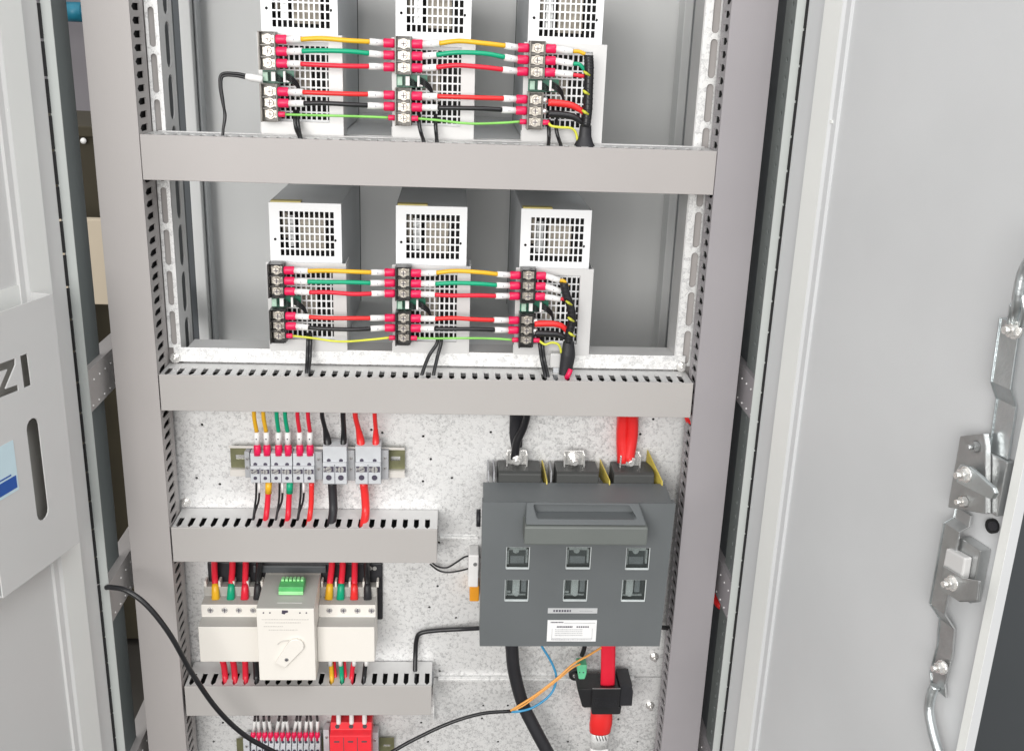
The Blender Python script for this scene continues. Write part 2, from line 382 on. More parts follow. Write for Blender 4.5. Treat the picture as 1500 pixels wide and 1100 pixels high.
# ------------------------------------------------------------------ wiring ducts
def duct(x0, x1, zt, h, label, back=.050, ph=0., mt='duct', topm='bracket'):
    t = thing('wiring_duct', ((x0+x1)/2, .025, zt-h), label, 'wiring duct', 'horizontal slotted wiring ducts')
    MB().box(x0, x1, .0008, .0026, zt-h, zt).build('cover', mt, t, .0006)
    m = MB(); p = .01395; n = int((x1-x0)/p); x = x0
    for k in range(n+1):
        xe = min(x+p, x1)
        if xe-x > .011:
            c = x+.0065; hw = .0031
            m.plate(rect(x, xe, .0027, back), [[(c, .0055), (c+hw, .011), (c+hw, .033), (c-hw, .033), (c-hw, .011)]], XY, zt-.0028, zt-.0014, 0, False)
        elif xe > x: m.box(x, xe, .0027, back, zt-.0028, zt-.0014)
        x = xe
    m.build('slotted_top', topm, t)
    MB().box(x0, x1, .0027, back, zt-h, zt-h+.0012).build('base', mt, t)
    MB().box(x0+.001, x1-.001, .004, back-.001, zt-.014, zt-.012).build('duct_slot_shade', 'black', t)  # black sheet added under the top as shade inside the slots
    if x1 < .2:
        MB().box(x1-.0013, x1, .0027, back, zt-h+.0013, zt-.0029).build('end_cap', mt, t)
    return t
duct(-.3400, .2945, 1.4820, .0490, 'long wiring duct below the upper row of power supplies', mt='paint')
duct(-.3395, .2925, 1.2078, .0445, 'long wiring duct below the lower row of power supplies')
duct(-.3390, -.0130, 1.0105, .0470, 'short wiring duct between the terminal strip and the cream transfer switch', .0585)
duct(-.3375, -.0180, .7825, .0450, 'short wiring duct below the cream transfer switch', .0585)

# ------------------------------------------------------------------ power supplies
ZS = [.103, .0904, .0778, .0478, .0355, .0233]
def psu(tb):
    t = thing('power_supply', (0, 0, 0), '', 'power supply')
    m = MB(); W = .084; H = .1785
    holes = []
    for i in range(11):
        x = .0122+i*.00588
        for j in range(7): z = .1685-j*.00907; holes.append(rect(x, x+.0042, z-.0073, z))
        for j in range(9): z = .0965-j*.00907; holes.append(rect(x, x+.0042, z-.0073, z))
    holes = [h for h in holes if not (.1 < h[0][1] < .109 or .1 < h[2][1] < .1015)]
    holes += [circ(.0062, .135, .0017), circ(.0765, .135, .0017)]
    m.plate(rect(0, W, 0, H), holes, XZ, 0, .0012); m.build('front_grille', 'white', t)
    m = MB(); D = .245
    m.box(0, .0012, .0013, D, 0, H); m.box(W-.0012, W, .0013, D, 0, H); m.box(.0013, W-.0013, .0013, D, H-.0012, H); m.box(.0013, W-.0013, .0013, D, 0, .0012); m.box(.0013, W-.0013, D-.0012, D, .0013, H-.0013)
    m.build('casing', 'psu_side', t, .0004)
    m = MB(); m.box(-.0006, W+.0006, D-.0022, D+.0008, 0, H+.0006); m.build('rear_seam', 'black', t)
    m = MB(); m.box(.003, .081, .045, .05, .003, .175); m.build('case_shade_sheet', 'inner', t)  # dark sheet added so the casing is dark behind the grille
    m = MB(); m.box(.034, .062, .012, .04, .120, .158, 0); m.build('transformer', 'tan', t)
    m = MB(); m.box(.020, .028, .010, .03, .125, .162); m.build('heat_sink', 'zincd', t)
    m = MB(); m.cyl((.016, .015, .135), (.016, .015, .165), .004, 12); m.build('capacitor', 'tan', t)
    m = MB(); m.box(.030, .05, .014, .04, .04, .075); m.build('choke', 'tan', t)
    MB().box(.002, .037, .0015, .014, H+.0001, H+.0016).build('warning_label', 'yel_lab', t)
    # angle bracket frame around the lower grille
    m = MB(); x0, x1 = -.0045, .0895
    m.plate([(x0+.001, 0), (x1, 0), (x1, .109), (x0, .109)], [[(.014, .0145), (.0735, .0145), (.0735, .1005), (.014, .1005)]], XZ, -.0075, -.006)
    m.box(.0735, .0750, -.0060, -.0002, .0145, .1005); m.box(x1-.0015, x1, -.0059, .03, 0, .109)
    m.box(x0, .0137, -.006, -.0003, .001, .0125)
    m.build('mounting_bracket', 'bracket', t, .0004)
    # terminals
    for z0, z1, zz in ((.0705, .1108, ZS[:3]), (.0150, .0560, ZS[3:])):
        m = MB(); m.box(.0005, .0190, -.018, -.0076, z0, z1)
        m.box(.0005, .0022, -.030, -.0181, z0, z1); m.box(.0170, .0186, -.025, -.0181, z0, z1)
        zs = [z0]+[(zz[i]+zz[i+1])/2 for i in range(2)]+[z1]
        for z in zs: m.box(.0023, .0169, -.027, -.0181, max(z0, z-.0007), min(z1, z+.0007))
        tt = m.build('terminal_block', tb, t, .0003)
        for z in zz:
            s = MB(); screw(s, .0100, -.0215, z, .0042, .0035)
            s.cyl((.0100, -.0181, z), (.0100, -.0215, z), .0053, 14, 0)
            s.box(.0035, .0165, -.0195, -.0181, z-.0040, z+.0040, 0); s.build('terminal_screw', ['screwm', 'ink'], tt)
    m = MB(); m.box(.0015, .036, -.013, -.0115, .0563, .0702, 0); m.build('circuit_board', 'pcb', t)
    m = MB(); m.box(.003, .0085, -.021, -.0132, .0585, .068, 0); m.box(.012, .0165, -.020, -.0132, .0585, .0685, 1); m.box(.025, .0275, -.019, -.0132, .0575, .0695, 1)
    m.box(.0275, .031, -.016, -.0132, .0575, .060, 1)
    m.build('board_connector', ['pcbl', 'sleeve'], t, .0004)
    m = MB()
    for k in range(4):
        m.tube([(.0285, -.017, .067-.002*k), (.034, -.019, .064-.002*k), (.040, -.016, .058-.002*k), (.043, -.012, .048-.002*k)], .0008, 6)
        m.tube([(.0165, -.017, .066-.002*k), (.021, -.019, .064-.002*k), (.0245, -.016, .061-.001*k)], .0006, 6)
    m.build('signal_wire', 'cable', t)
    return t
def copy_tree(o, parent=None):
    c = o.copy(); col.objects.link(c); c.parent = parent
    for ch in list(o.children): copy_tree(ch, c)
    return c
PX = [-.2148, -.0668, .0812]; ROWS = [1.4815, 1.2245]; YF = .0575
pos = ['left', 'middle', 'right']; shelf = ['upper', 'lower']
for r in range(2):
    proto = psu('tb1' if r == 0 else 'tb2')
    for i in range(3):
        o = proto if i == 0 else copy_tree(proto)
        o.location = (PX[i], YF, ROWS[r])
        o['label'] = [['white perforated power supply at the left of the upper shelf, smoky terminals', 'white perforated power supply in the middle of the upper shelf', 'white perforated power supply at the right of the upper shelf, beside the black cable bundle'],
                      ['white perforated power supply at the left of the lower shelf, black terminals', 'white perforated power supply in the middle of the lower shelf', 'white perforated power supply at the right of the lower shelf, beside the cable bundle']][r][i]
        o['group'] = 'perforated power supplies on two shelves'

# ------------------------------------------------------------------ jumper cables
CN = [('yellow', 'yellow'), ('green', 'green'), ('red', 'red'), ('redo', 'red'), ('cable', 'black'), ('lime', 'thin green')]
NTH = ['topmost', 'second from top', 'third from top', 'fourth from top', 'fifth from top', 'lowest']
def lugpart(t, x0, x1, y, z, small, name='crimp_sleeve'):
    h = .0031 if small else .0050
    a_, b_ = (x0, x1)
    m = MB(); m.tube([(a_, y, z), (a_+(b_-a_)*.12, y, z), (a_+(b_-a_)*.5, y, z), (a_+(b_-a_)*.9, y, z), (b_, y, z)], [h*.82, h, h*.96, h, h*.9], 14, curve=False, flat=.8)
    m.build(name, 'lug', t)
def marker(t, x0, x1, y0, y1, z0, z1, seed):
    m = MB(); m.tube([(x0, y0, z0), (x1, y1, z1)], .0037, 12, 0, curve=False)
    xm = (x0+x1)/2; ym = (y0+y1)/2; zm = (z0+z1)/2
    m.box(xm-.0004, xm+.0003, ym-.0039, ym-.0030, zm-.0010, zm+.0010, 1)
    if seed % 2: m.box(xm+.0010, xm+.0018, ym-.0039, ym-.0030, zm-.0003, zm+.0003, 1)
    m.build('marker_sleeve', ['sleeve', 'inkl'], t)
YW = YF-.0225
# sag (middle height offset in m) per wire
SAG = {(0,0): [.0016,.0022,.0004,.0006,.0012,.0010], (0,1): [.003,.004,.003,.001,.001,-.003],
       (1,0): [.0012,.0008,.0006,.0006,-.0008,-.003], (1,1): [.0035,.002,.001,.002,.002,.004]}
for r in range(2):
    for sp in range(2):
        for k in range(6):
            z = ROWS[r]+ZS[k]; xa = PX[sp]+.0188; xb = PX[sp+1]+.0004; small = k == 5
            mt = CN[k][0]
            if r == 1 and sp == 0 and k == 5: mt = 'yg'
            cn = CN[k][1] if mt != 'yg' else 'thin yellow-green'
            t = thing('jumper_cable', (xa, YW, z), f"{cn} jumper cable, {NTH[k]}, from {pos[sp]} to {pos[sp+1]} power supply, {shelf[r]} shelf", 'cable', f'jumper cables linking the {shelf[r]} power supplies')
            l1 = xa+(.0075 if small else .0120); l2 = xb-(.0075 if small else .0125)
            lugpart(t, xa, l1, YW, z, small); lugpart(t, xb, l2, YW, z, small)
            s = SAG[(r, sp)][k]; xm = (xa+xb)/2; y2 = YW-.004
            if small:
                MB().tube([(l1, YW, z), (xa+.03, y2, z+s*.3), (xm, y2-.006, z+s), (xb-.03, y2, z+s*.6), (l2, YW, z)], .0014, 10).build('wire', mt, t)
            else:
                m1 = l1+.0168+random.uniform(-.0015, .002); m2 = l2-.0165-random.uniform(-.002, .0015)
                marker(t, l1, m1, YW, y2, z, z+s*.5, k); marker(t, l2, m2, YW, y2, z, z+s*.5, k+1)
                MB().tube([(m1-.001, y2, z+s*.5), (m1+(m2-m1)*.3, y2-.003, z+s*1.4+random.uniform(-.0008, .0008)), (m1+(m2-m1)*.7, y2-.003, z+s*1.2+random.uniform(-.0008, .0008)), (m2+.001, y2, z+s*.5)], .0026, 12).build('wire', mt, t)

# leads on the right of the third supplies and the bundles they join
def W(pts): return [P(*p) for p in pts]
def ppx(px, Y=.0, y=550):      # metres per pixel at depth Y
    return ((P(751, y, Y)-P(750, y, Y)).length)*px
LEAD = {0: [[(839.5,75.7),(848,76),(857,80)], [(839.5,94),(849,95),(858,105)], [(839.5,110),(846,111),(856,112)],
            [(803,150.5),(822,152),(838,155),(851,162),(858,168)], [(803,167),(820,168),(838,171),(851,178),(857,182)], [(808,185),(822,187),(836,188),(843,194),(846,206)]],
        1: [[(820,411),(826,412),(832,420)], [(822,427),(827,430),(832,437)], [(821,438.5),(826,438),(833,443)],
            [(783,474.5),(800,474),(815,475),(825,479),(833,488)], [(784,488),(800,489),(815,490),(828,494),(834,497)], [(798,504.5),(808,502),(817,504),(821,511),(822,517)]]}
for r in range(2):
    for k in range(6):
        z = ROWS[r]+ZS[k]; xa = PX[2]+.0188; small = k == 5
        mt = CN[k][0] if k < 5 else 'yg'
        t = thing('lead_cable', (xa, YW, z), f"{CN[k][1] if k<5 else 'thin yellow-green'} lead, {NTH[k]}, from right power supply of {shelf[r]} shelf into bundle", 'cable', f'leads joining the {shelf[r]} bundle')
        if k in (3, 4):
            MB().tube(W([(*p, YW-.002) for p in LEAD[r][k]]), [ppx(4.9)]*2+[ppx(4.6), ppx(4.2), ppx(3.6)], 14).build('thick_lead', mt, t)
            MB().cyl((xa-.001, YW, z), (xa+.004, YW, z), .0035, 12).build('lug', 'silver', t)
            continue
        l1 = xa+(.0075 if small else .0115); lugpart(t, xa, l1, YW, z, small)
        if small: MB().tube([(l1-.001, YW, z)]+W([(*p, YW-.004) for p in LEAD[r][k]]), .0015, 10).build('wire', mt, t)
        else:
            e = P(*LEAD[r][k][0], YW-.003)
            marker(t, l1, e.x, YW, YW-.003, z, e.z, k); MB().tube([e]+W([(*p, YW-.003) for p in LEAD[r][k][1:]]), .0022, 12).build('wire', mt, t)
bund = {0: ([(862,82),(863,100),(862,130),(861,160),(858,186)], 6.5, [(858,184),(857,200),(856,212),(856,219)], [(859,108),(858,136),(857,165)], [8,9,14,18]),
        1: ([(826,415),(829,430),(836,450),(838,470),(834,488),(833,502)], 6.0, [(833,500),(832,520),(829,540),(826,557)], [(833,444),(836,468),(837,490)], [8,11,10,9])}
for r in range(2):
    body, w, base, marks, bw = bund[r]
    t = thing('cable_bundle', P(*base[-1], YW), f"thick black taped cable bundle at the right end of the {shelf[r]} shelf, entering the duct", 'cable bundle', 'black cable bundles beside the right power supplies')
    MB().tube(W([(*p, YW-.006) for p in body]), ppx(w), 16).build('bundle', 'cable', t)
    MB().tube(W([(*p, YW-.004+.0*i) for i, p in enumerate(base)]), [ppx(b_) for b_ in bw], 18, flat=.7).build('bundle_base', 'cabled', t)
    m = MB()
    for (x, y) in marks:
        q = W([(x-4, y-3, YW-.0145), (x, y, YW-.0165), (x+5, y+3, YW-.013)]); m.tube(q, [.0012, .0018, .0010], 8)
    m.build('yellow_strand', 'yg', t)
    m = MB()
    for k in range(16):      # tape turns
        f_ = k/16*(len(body)-1); i = int(f_); u_ = f_-i
        c = W([(body[i][0]*(1-u_)+body[i+1][0]*u_, body[i][1]*(1-u_)+body[i+1][1]*u_, YW-.006)])[0]
        m.cyl(c-Vector((0, 0, .0006)), c+Vector((0, 0, .0006)), ppx(w)+.0003, 16)
    m.build('tape_turn', 'cabled', t)
q = P(831, 550, .02); t = MB().tube(W([(836,541,.022),(833,548,.020),(829,555,.022)]), .0032, 12).build('lead_cable', 'lug'); t['label'] = 'short crimson cable end poking out at the foot of the lower bundle'; t['category'] = 'cable'
t = thing('clear_plug', P(813, 535, .03), 'translucent white plug hanging below the right power supply of the lower shelf', 'connector')
m = MB(); a = P(813, 516, .042); b = P(814, 537, .042); c = P(814, 555, .042)
m.box(a.x-.006, a.x+.007, .036, .046, b.z, a.z); m.build('plug_body', 'bracket', t, .0015)
m = MB(); m.box(b.x-.0035, b.x+.0045, .037, .045, c.z+.003, b.z); m.box(c.x-.007, c.x+.008, .036, .046, c.z-.001, c.z+.008); m.build('plug_tail', 'tgrey', t, .0015)

# black pairs dropping from the supplies into the ducts
drops = [(0,[[(432,176),(434,190),(440,204)],[(436,176),(438,190),(441,205)]],'left','upper'), (0,[[(614,182),(617,196),(621,209)],[(638,182),(639,196),(640,209)]],'middle','upper'), (0,[[(804,190),(804,203),(803,216)],[(815,190),(818,203),(822,216)]],'right','upper'),
         (1,[[(451,502),(450,525),(449,546)],[(455,502),(454,525),(452,547)]],'left','lower'), (1,[[(640,503),(628,522),(618,549)],[(646,503),(641,522),(635,549)]],'middle','lower'), (1,[[(791,508),(794,530),(799,553)],[(795,508),(798,530),(803,553)]],'right','lower')]
for r, ww, p_, s_ in drops:
    z = P(*ww[0][-1], .03)
    t = thing('wire_pair', z, f"black wire pair dropping from the {p_} power supply of the {s_} shelf into the duct", 'wires', 'black wire pairs below the power supplies')
    for w in ww:
        Y0 = YW+.008
        a, b, c = w; mid = P(b[0], b[1], .034)
        end = P(c[0], c[1], .02); 
        top = P(a[0], a[1]-14, YW+.008)
        MB().tube([top, P(*a, YW+.002), mid, end, end-Vector((0, -.006, .012))], .0022, 10).build('wire', 'cable', t)
# looped pair on the left of the upper shelf
t = thing('wire_pair', P(327, 197, .03), 'looped black wire pair with white sleeve, left of the upper left power supply', 'wires')
for d in (0, 1):
    MB().tube(W([(362,111+4*d,.03),(345,108+3.5*d,.03),(325+2*d,109+3*d,.03),(322+2*d,125,.03),(326+d,150,.03),(330-d,170,.03),(327,190,.028),(326,205,.026)]), .0016, 10).build('wire', 'cable', t)
MB().tube(W([(360,112.5,.03),(368,114,.03),(384,117,.033)]), [.0032,.0042,.004], 12).build('sleeve', 'sleeve', t)

# ------------------------------------------------------------------ terminal strip on its rail
def bpx(m, x0, y0, x1, y1, Y, Yb, mi=0):
    c = (y0+y1)/2; d = (x0+x1)/2
    m.box(P(x0, c, Y).x, P(x1, c, Y).x, Y, Yb, P(d, y0, Y).z, P(d, y1, Y).z, mi); return m
t = thing('din_rail', P(465, 675, .055), 'olive passivated mounting rail behind the row of grey terminals, under the long duct', 'rail')
m = MB(); xa = P(337, 667, .05).x; xb = P(593, 675, .05).x; z0, z1 = 1.0690, 1.0975
m.plate(rect(xa, xb, z0, z1), [rect(xa+.006, xa+.017, .5*(z0+z1)-.003, .5*(z0+z1)+.003), rect(xb-.018, xb-.006, .5*(z0+z1)-.003, .5*(z0+z1)+.003)], XZ, .0525, .0535); m.build('rail_web', 'olive', t)
m = MB(); m.box(xa, xb, .0455, .0465, z0-.009, z0-.001); m.box(xa, xb, .0455, .0465, z1+.0005, z1+.0035); m.box(xa, xb, .0466, .0534, z0-.0012, z0-.0002); m.build('rail_lip', 'creams', t)
MB().box(xa+.003, xa+.020, .0537, .0585, .5*(z0+z1)-.004, .5*(z0+z1)+.004).build('rail_slot_bolt', 'silver', t)
YT = .030
def tblock(x0, x1, y0, y1, Y, label, group, big=False, mt='tgrey'):
    n = 2; c = (y0+y1)/2; xa_ = P(x0, c, Y).x; xb_ = P(x1, c, Y).x; zt = P((x0+x1)/2, y0, Y).z; zb = P((x0+x1)/2, y1, Y).z
    t = thing('terminal_block', ((xa_+xb_)/2, Y, zb), label, 'terminal block', group)
    H = zt-zb; w = (xb_-xa_)/n; m = MB()
    # stepped housing profile
    prof = [(Y+.006, zb), (Y, zb+.003), (Y, zt-H*.42), (Y+.004, zt-H*.40), (Y+.004, zt-H*.04), (Y+.014, zt), (.052, zt), (.052, zb)]
    m.prism(prof, YZ, xa_+.0003, xb_-.0003); t_ = m.build('housing', mt, t, .0005)
    m = MB()
    for k in range(n):
        xc = xa_+w*(k+.5)
        m.cyl((xc, Y-.0008, zb+H*.22), (xc, Y+.002, zb+H*.22), min(w*.3, .0035) if big else .0022, 12)
        m.cyl((xc, Y+.0032, zb+H*.62), (xc, Y+.006, zb+H*.62), .0024, 12)
        m.box(xc-w*.42, xc+w*.42, Y-.0004, Y+.002, zb+H*.36, zb+H*.50)
    m.box((xa_+xb_)/2-.0003, (xa_+xb_)/2+.0003, Y-.0005, Y+.001, zb+.003, zb+H*.55)
    m.build('screw_hole', 'ink', t)
    m = MB()
    for k in range(n):
        xc = xa_+w*(k+.5); zc = zb+H*.43
        m.cyl((xc, Y-.0002, zc), (xc, Y-.0012, zc), w*.26, 12); m.box(xc-w*.40, xc-w*.30, Y-.0010, Y, zc-.002, zc+.002); 
    m.build('clamp_screw', 'silver', t)
    m = MB()
    for k in range(n):
        xc = xa_+w*(k+.5); zc = zb+H*.43; a_ = .5+k
        m.box(-w*.22, w*.22, -.0003, .0003, -.0004, .0004, 0, lambda x, y, z: (xc+x*math.cos(a_)-z*math.sin(a_), Y-.0013+y, zc+x*math.sin(a_)+z*math.cos(a_)))
    m.build('screw_slot', 'ink', t)
    return t
g = 'grey terminal blocks on the upper rail'
tblock(366, 395.5, 664.6, 710, YT, 'narrow grey terminal block, leftmost, under the two yellow wires', g)
tblock(396, 428, 664.6, 710, YT, 'narrow grey terminal block under the two green wires', g)
tblock(428.5, 460.5, 664.6, 710, YT, 'narrow grey terminal block under the two thin red wires', g)
tblock(472.3, 508, 654, 712, YT-.004, 'wide grey terminal block under the two black cables', g, True)
tblock(520, 558, 654, 712, YT-.004, 'wide grey terminal block under the two thick red cables', g, True)
for (x0, x1, y0, y1, lb) in ((358.5, 366, 662, 700, 'slim grey end stop left of the narrow terminals'), (461, 472, 662, 703, 'slim grey end stop between narrow and black-fed wide terminals'),
                             (508.3, 519.7, 660, 704, 'slim grey end stop between the two wide terminals'), (558.3, 569, 660, 702, 'slim grey end stop at the right end of the terminals')):
    t = thing('end_stop', P((x0+x1)/2, y1, .038), lb, 'end stop', 'grey rail end stops')
    m = bpx(MB(), x0, y0, x1, y1, .038, .052); m.build('stop_body', 'tgreyd', t, .0006)
    m = MB()
    for f_ in (.25, .6):
        q = P((x0+x1)/2, y0+(y1-y0)*f_, .038); screw(m, q.x, .0379, q.z, .0022, .0015)
    m.build('stop_screw', ['silver', 'ink'], t)
# wires into the strip from above
ups = [(372,377.8,'yellow'),(385.7,392,'yellow'),(405,409,'green'),(417.5,423,'green'),(435.6,440,'red'),(451,455,'red')]
lr = ['left', 'right']
for i, (xt, xf, c) in enumerate(ups):
    t = thing('supply_wire', P(xf, 660, .036), f"{c} wire with white sleeve, {lr[i%2]} of the {c} pair entering the narrow terminals from above", 'wire', 'thin wires entering the terminals from above')
    p0 = P(xt, 596, .022); p1 = P(xt+.4, 612, .028); p2 = P((xt+xf)/2+1, 632, .036); p3 = P(xf-1, 651, .038); p4 = P(xf-.5, 667, .036)
    MB().tube([p0, p1, p2], .0026, 12).build('wire', c, t)
    MB().tube([p2, p3], .0037, 12, curve=False).build('marker_sleeve', 'sleeve', t)
    q = (p2+p3)/2; MB().box(q.x-.0008, q.x+.0006, q.y-.0041, q.y-.0034, q.z-.0008, q.z+.0008).build('marker_print', 'ink', t)
    MB().tube([p3, p3+(p4-p3)*.2, p4], [.0038, .0046, .0046], 12, curve=False).build('ferrule_sleeve', 'lug', t)
for i, (a, b, c, w0, w1, nm) in enumerate([(472,481,'cable',3.4,6.6,'black'),(502.5,502.5,'cable',4,5.2,'black'),(520.6,529.6,'redo',4,6.8,'red'),(549,550,'redo',3.4,5.8,'red')]):
    t = thing('supply_cable', P(b, 655, .034), f"thick {nm} cable, {lr[i%2]} of the {nm} pair entering the wide terminals from above", 'cable', 'thick cables entering the wide terminals')
    MB().tube(W([(a,596,.022),(a,610,.028),((a*2+b)/3+1,627,.036),((a+b*2)/3+1,642,.040),(b,658,.036)]), [ppx(w0),ppx(w0),ppx(w0),ppx(w1*.9),ppx(w1)], 16).build('cable', c, t)
# wires leaving below
for i, (xa_, xb_, c) in enumerate([(375.5,370,'yellow'),(409.5,403,'green'),(440.7,435,'plain red')]):
    t = thing('control_wire_pair', P(xb_, 768, .03), f"two thin black control wires hanging left of the {c} capped red cable" if c != 'plain red' else 'two thin black control wires hanging left of the uncapped narrow red cable', 'wires', 'thin black control wires below the terminals')
    MB().tube(W([(xa_,706,.036),(xa_-.5,728,.037),(xa_-3,748,.035),(xb_,768,.022)]), .0014, 8).build('wire', 'cable', t)
    MB().tube(W([(xa_+4.5,720,.036),(xa_+3,735,.036),(xb_+3,752,.035),(xb_+1,769,.022)]), .0014, 8).build('wire', 'cable', t)
    MB().tube(W([(xa_+4,706,.036),(xa_+4.4,721,.036)]), .0016, 8, curve=False).build('ferrule', 'sleeve', t)
for i, (pts, w, c, cap, lb) in enumerate([([(393.7,708),(392,735),(390,755),(387,774)],4.4,'red','yellow','red cable with yellow cap below the narrow terminals'),
      ([(424.7,708),(423,735),(422,755),(419,774)],4.4,'red','green','red cable with green cap below the narrow terminals'),
      ([(456.5,706),(456,735),(454,755),(451,774)],4.1,'redo',None,'thin red cable without cap below the narrow terminals'),
      ([(486.4,706),(487.5,725),(488,748),(484,775)],6.8,'cabled',None,'thick black cable leaving the wide terminal downwards into the short duct'),
      ([(532.5,706),(535,730),(535.5,752),(531,776)],6.4,'redo',None,'thick red cable leaving the wide terminal downwards into the short duct')]):
    t = thing('outgoing_cable', P(*pts[-1], .02), lb, 'cable', 'cables leaving the terminals downwards')
    Ys = [.038, .038, .034, .016]
    MB().tube([P(x, y, Y) for (x, y), Y in zip(pts, Ys)], ppx(w), 16).build('cable', c, t)
    if cap:
        a, b = P(pts[0][0], 705, .037), P(pts[0][0]-.6, 722, .037); MB().tube([a, b], ppx(w)+.0006, 16, curve=False).build('cap', cap, t)

# ------------------------------------------------------------------ transfer switch
t = thing('transfer_switch', (-.203, .03, .81), 'cream automatic transfer switch with rotary lever between the two short ducts', 'switch')
prof = [(0, .8201), (0, .8715), (.021, .8735), (.021, .8912), (.040, .893), (.040, .906), (.0545, .906), (.0545, .8201)]
for x0, x1 in ((-.3144, -.2366), (-.1648, -.0918)):
    MB().prism(prof, YZ, x0, x1, 0, [0, 1, 0, 1, 1, 1, 0, 0]).build('breaker_module', ['cream', 'cream_shade'], t, .0008)
    m = MB()
    for k in range(4):
        x = x0+.0115+k*.0181+(.002 if x0 > -.2 else 0); screw(m, x, .0209, .8830, .0042, .0008)
    m.build('module_screw', ['silver', 'ink'], t)
    m = MB()
    for k in range(5): m.box(x0+.001+k*.0180, x0+.0035+k*.0180, .0405, .052, .906, .914)
    m.build('terminal_partition', 'cream', t)
prof = [(-.02, .8061), (-.02, .9104), (.048, .9195), (.0545, .9195), (.0545, .8061)]
MB().prism(prof, YZ, -.2363, -.1651, 0, [0, 1, 0, 0, 0]).build('controller', ['cream', 'cream_shade'], t, .0008)
m = MB(); m.box(-.2125, -.1815, .006, .030, .9155, .9255, 0)
for k in range(6):
    x = -.2112+k*.0049; m.box(x, x+.0036, .020, .028, .9256, .9285, 1)
m.box(-.2125, -.1815, .0045, .0058, .9150, .9200, 1)
m.build('green_connector', ['plug', 'plugl'], t, .0005)
m = MB(); m.box(-.212, -.181, -.0096, -.009, .9121, .9124); m.build('top_print', 'sleeve', t)
m = MB()
for x in (-.2275, -.2195, -.1825, -.1745): m.cyl((x, -.0195, .9045), (x, -.0205, .9045), .0010, 8)
m.build('indicator_lamp', 'ink', t)
m = MB(); m.prism([(-.205, .9035), (-.2045, .908), (-.1975, .9078), (-.1970, .9055), (-.200, .9045), (-.2015, .9025)], XZ, -.0206, -.0198); m.build('emblem', 'ink', t)
m = MB()
random.seed(4)
for k, (x0, x1, z) in enumerate([(-.230,-.172,.8950),(-.226,-.182,.8905),(-.228,-.204,.8850),(-.222,-.186,.8800)]):
    x = x0
    while x < x1: l = random.uniform(.0008, .003); m.box(x, min(x1, x+l), -.0203, -.0199, z-.0006, z+.0006); x += l+.0006
m.build('printed_text', 'line', t)
m = MB(); cx_, cz_ = -.2005, .8395; ang = math.radians(58)
def lev(u_, v_, t_): return (cx_+u_*math.cos(ang)-v_*math.sin(ang), t_, cz_+u_*math.sin(ang)+v_*math.cos(ang))
hw = .0088
outl = [(-.012, -.0045), (-.012, .0095), (.022, .0105)]+[(.022+.0105*math.sin(a_), .0*0+.0105*math.cos(a_)) for a_ in [math.pi*k/8 for k in range(1, 8)]]+[(.022, -.0100)]
m.prism(outl, lev, -.0243, -.0203); lv = m.build('rotary_lever', 'cream', t, .0012)
m = MB(); screw(m, cx_, -.0244, cz_, .0026, .0008); m.build('lever_screw', ['zincd', 'ink'], t)
m = MB(); m.tube([(cx_-.011, -.0215, .8600), (cx_-.006, -.0215, .8640), (cx_+.003, -.0215, .8655)], .0006, 6)
m.build('dial_arc', 'line', t)
t2 = thing('backing_frame', (-.2, .058, .89), 'black metal frame plate behind the cream transfer switch', 'frame')
m = MB(); m.box(-.3120, -.0850, .0555, .0590, .848, .9330); m.build('frame_plate', 'cabled', t2, .002)
m = MB(); m.box(-.252, -.158, .0500, .0554, .921, .9310); m.build('cross_strip', 'shaft', t2, .001)
m = MB()
for x in (-.302, -.101, -.095): m.cyl((x, .0554, .9265), (x, .053, .9265), .0028, 10)
m.build('frame_screw', 'silver', t2)
# cables into and out of the switch
top = [(314,316,'red','yellow','left'),(340.5,338,'red','green','left'),(360,358.5,'red','red','left'),(379,377,'cable',None,'left'),
       (486,481.4,'red','yellow','right'),(502,498.6,'red','green','right'),(519.8,518.8,'red','redo','right'),(537,538.7,'cable',None,'right')]
for xt, xb_, c, cap, sd in top:
    cn = 'black' if c == 'cable' else 'red'
    cp = {'yellow': 'yellow capped', 'green': 'green capped', 'red': 'red capped', 'redo': 'red capped', None: ''}[cap]
    t = thing('switch_cable', P(xb_, 872, .04), f"{cp} {cn} cable entering the top of the {sd} half of the cream switch".strip(), 'cable', 'cables entering the cream switch from above')
    a, b, c1, d1 = P(xt, 816, .030), P(xt, 830, .042), P((xt+xb_)/2, 850, .044), P(xb_, 878, .034)
    MB().tube([a, b, c1, d1], ppx(4.9), 14).build('cable', c, t)
    MB().tube([c1+(d1-c1)*.15, c1+(d1-c1)*.35, d1], [ppx(4.9), ppx(5.8), ppx(6.6)], 14, curve=False).build('cap', cap or 'cabled', t)
bot = [(326,331,'red','left','first'),(341,345,'red','left','second'),(359,360,'red','left','third'),(374.5,376,'cable','left',''),(484,486.5,'yellow','right',''),(499,501,'green','right',''),(519,514,'red','right',''),(537,532.5,'cable','right','')]
for xt, xb_, c, sd, nth in bot:
    cn = {'cable': 'black', 'red': 'red', 'yellow': 'yellow', 'green': 'green'}[c]
    t = thing('switch_outlet_wire', P(xb_, 1000, .02), f"{(nth+' ') if nth else ''}{cn} wire below the {sd} half of the cream switch"+(' counted from the left' if nth else ''), 'wire', 'wires leaving the cream switch downwards')
    MB().tube([P(xt, 966, .020), P((xt+xb_)/2, 978, .022), P((xt+3*xb_)/4, 990, .022), P(xb_, 1005, .014)], ppx(5 if sd == 'left' else 3.8), 12).build('wire', c, t)
    if sd == 'right':
        MB().tube([P(xt-.5, 966, .0185), P(xt, 974, .0185)], ppx(3.5), 12, curve=False).build('sleeve', 'sleeve', t)
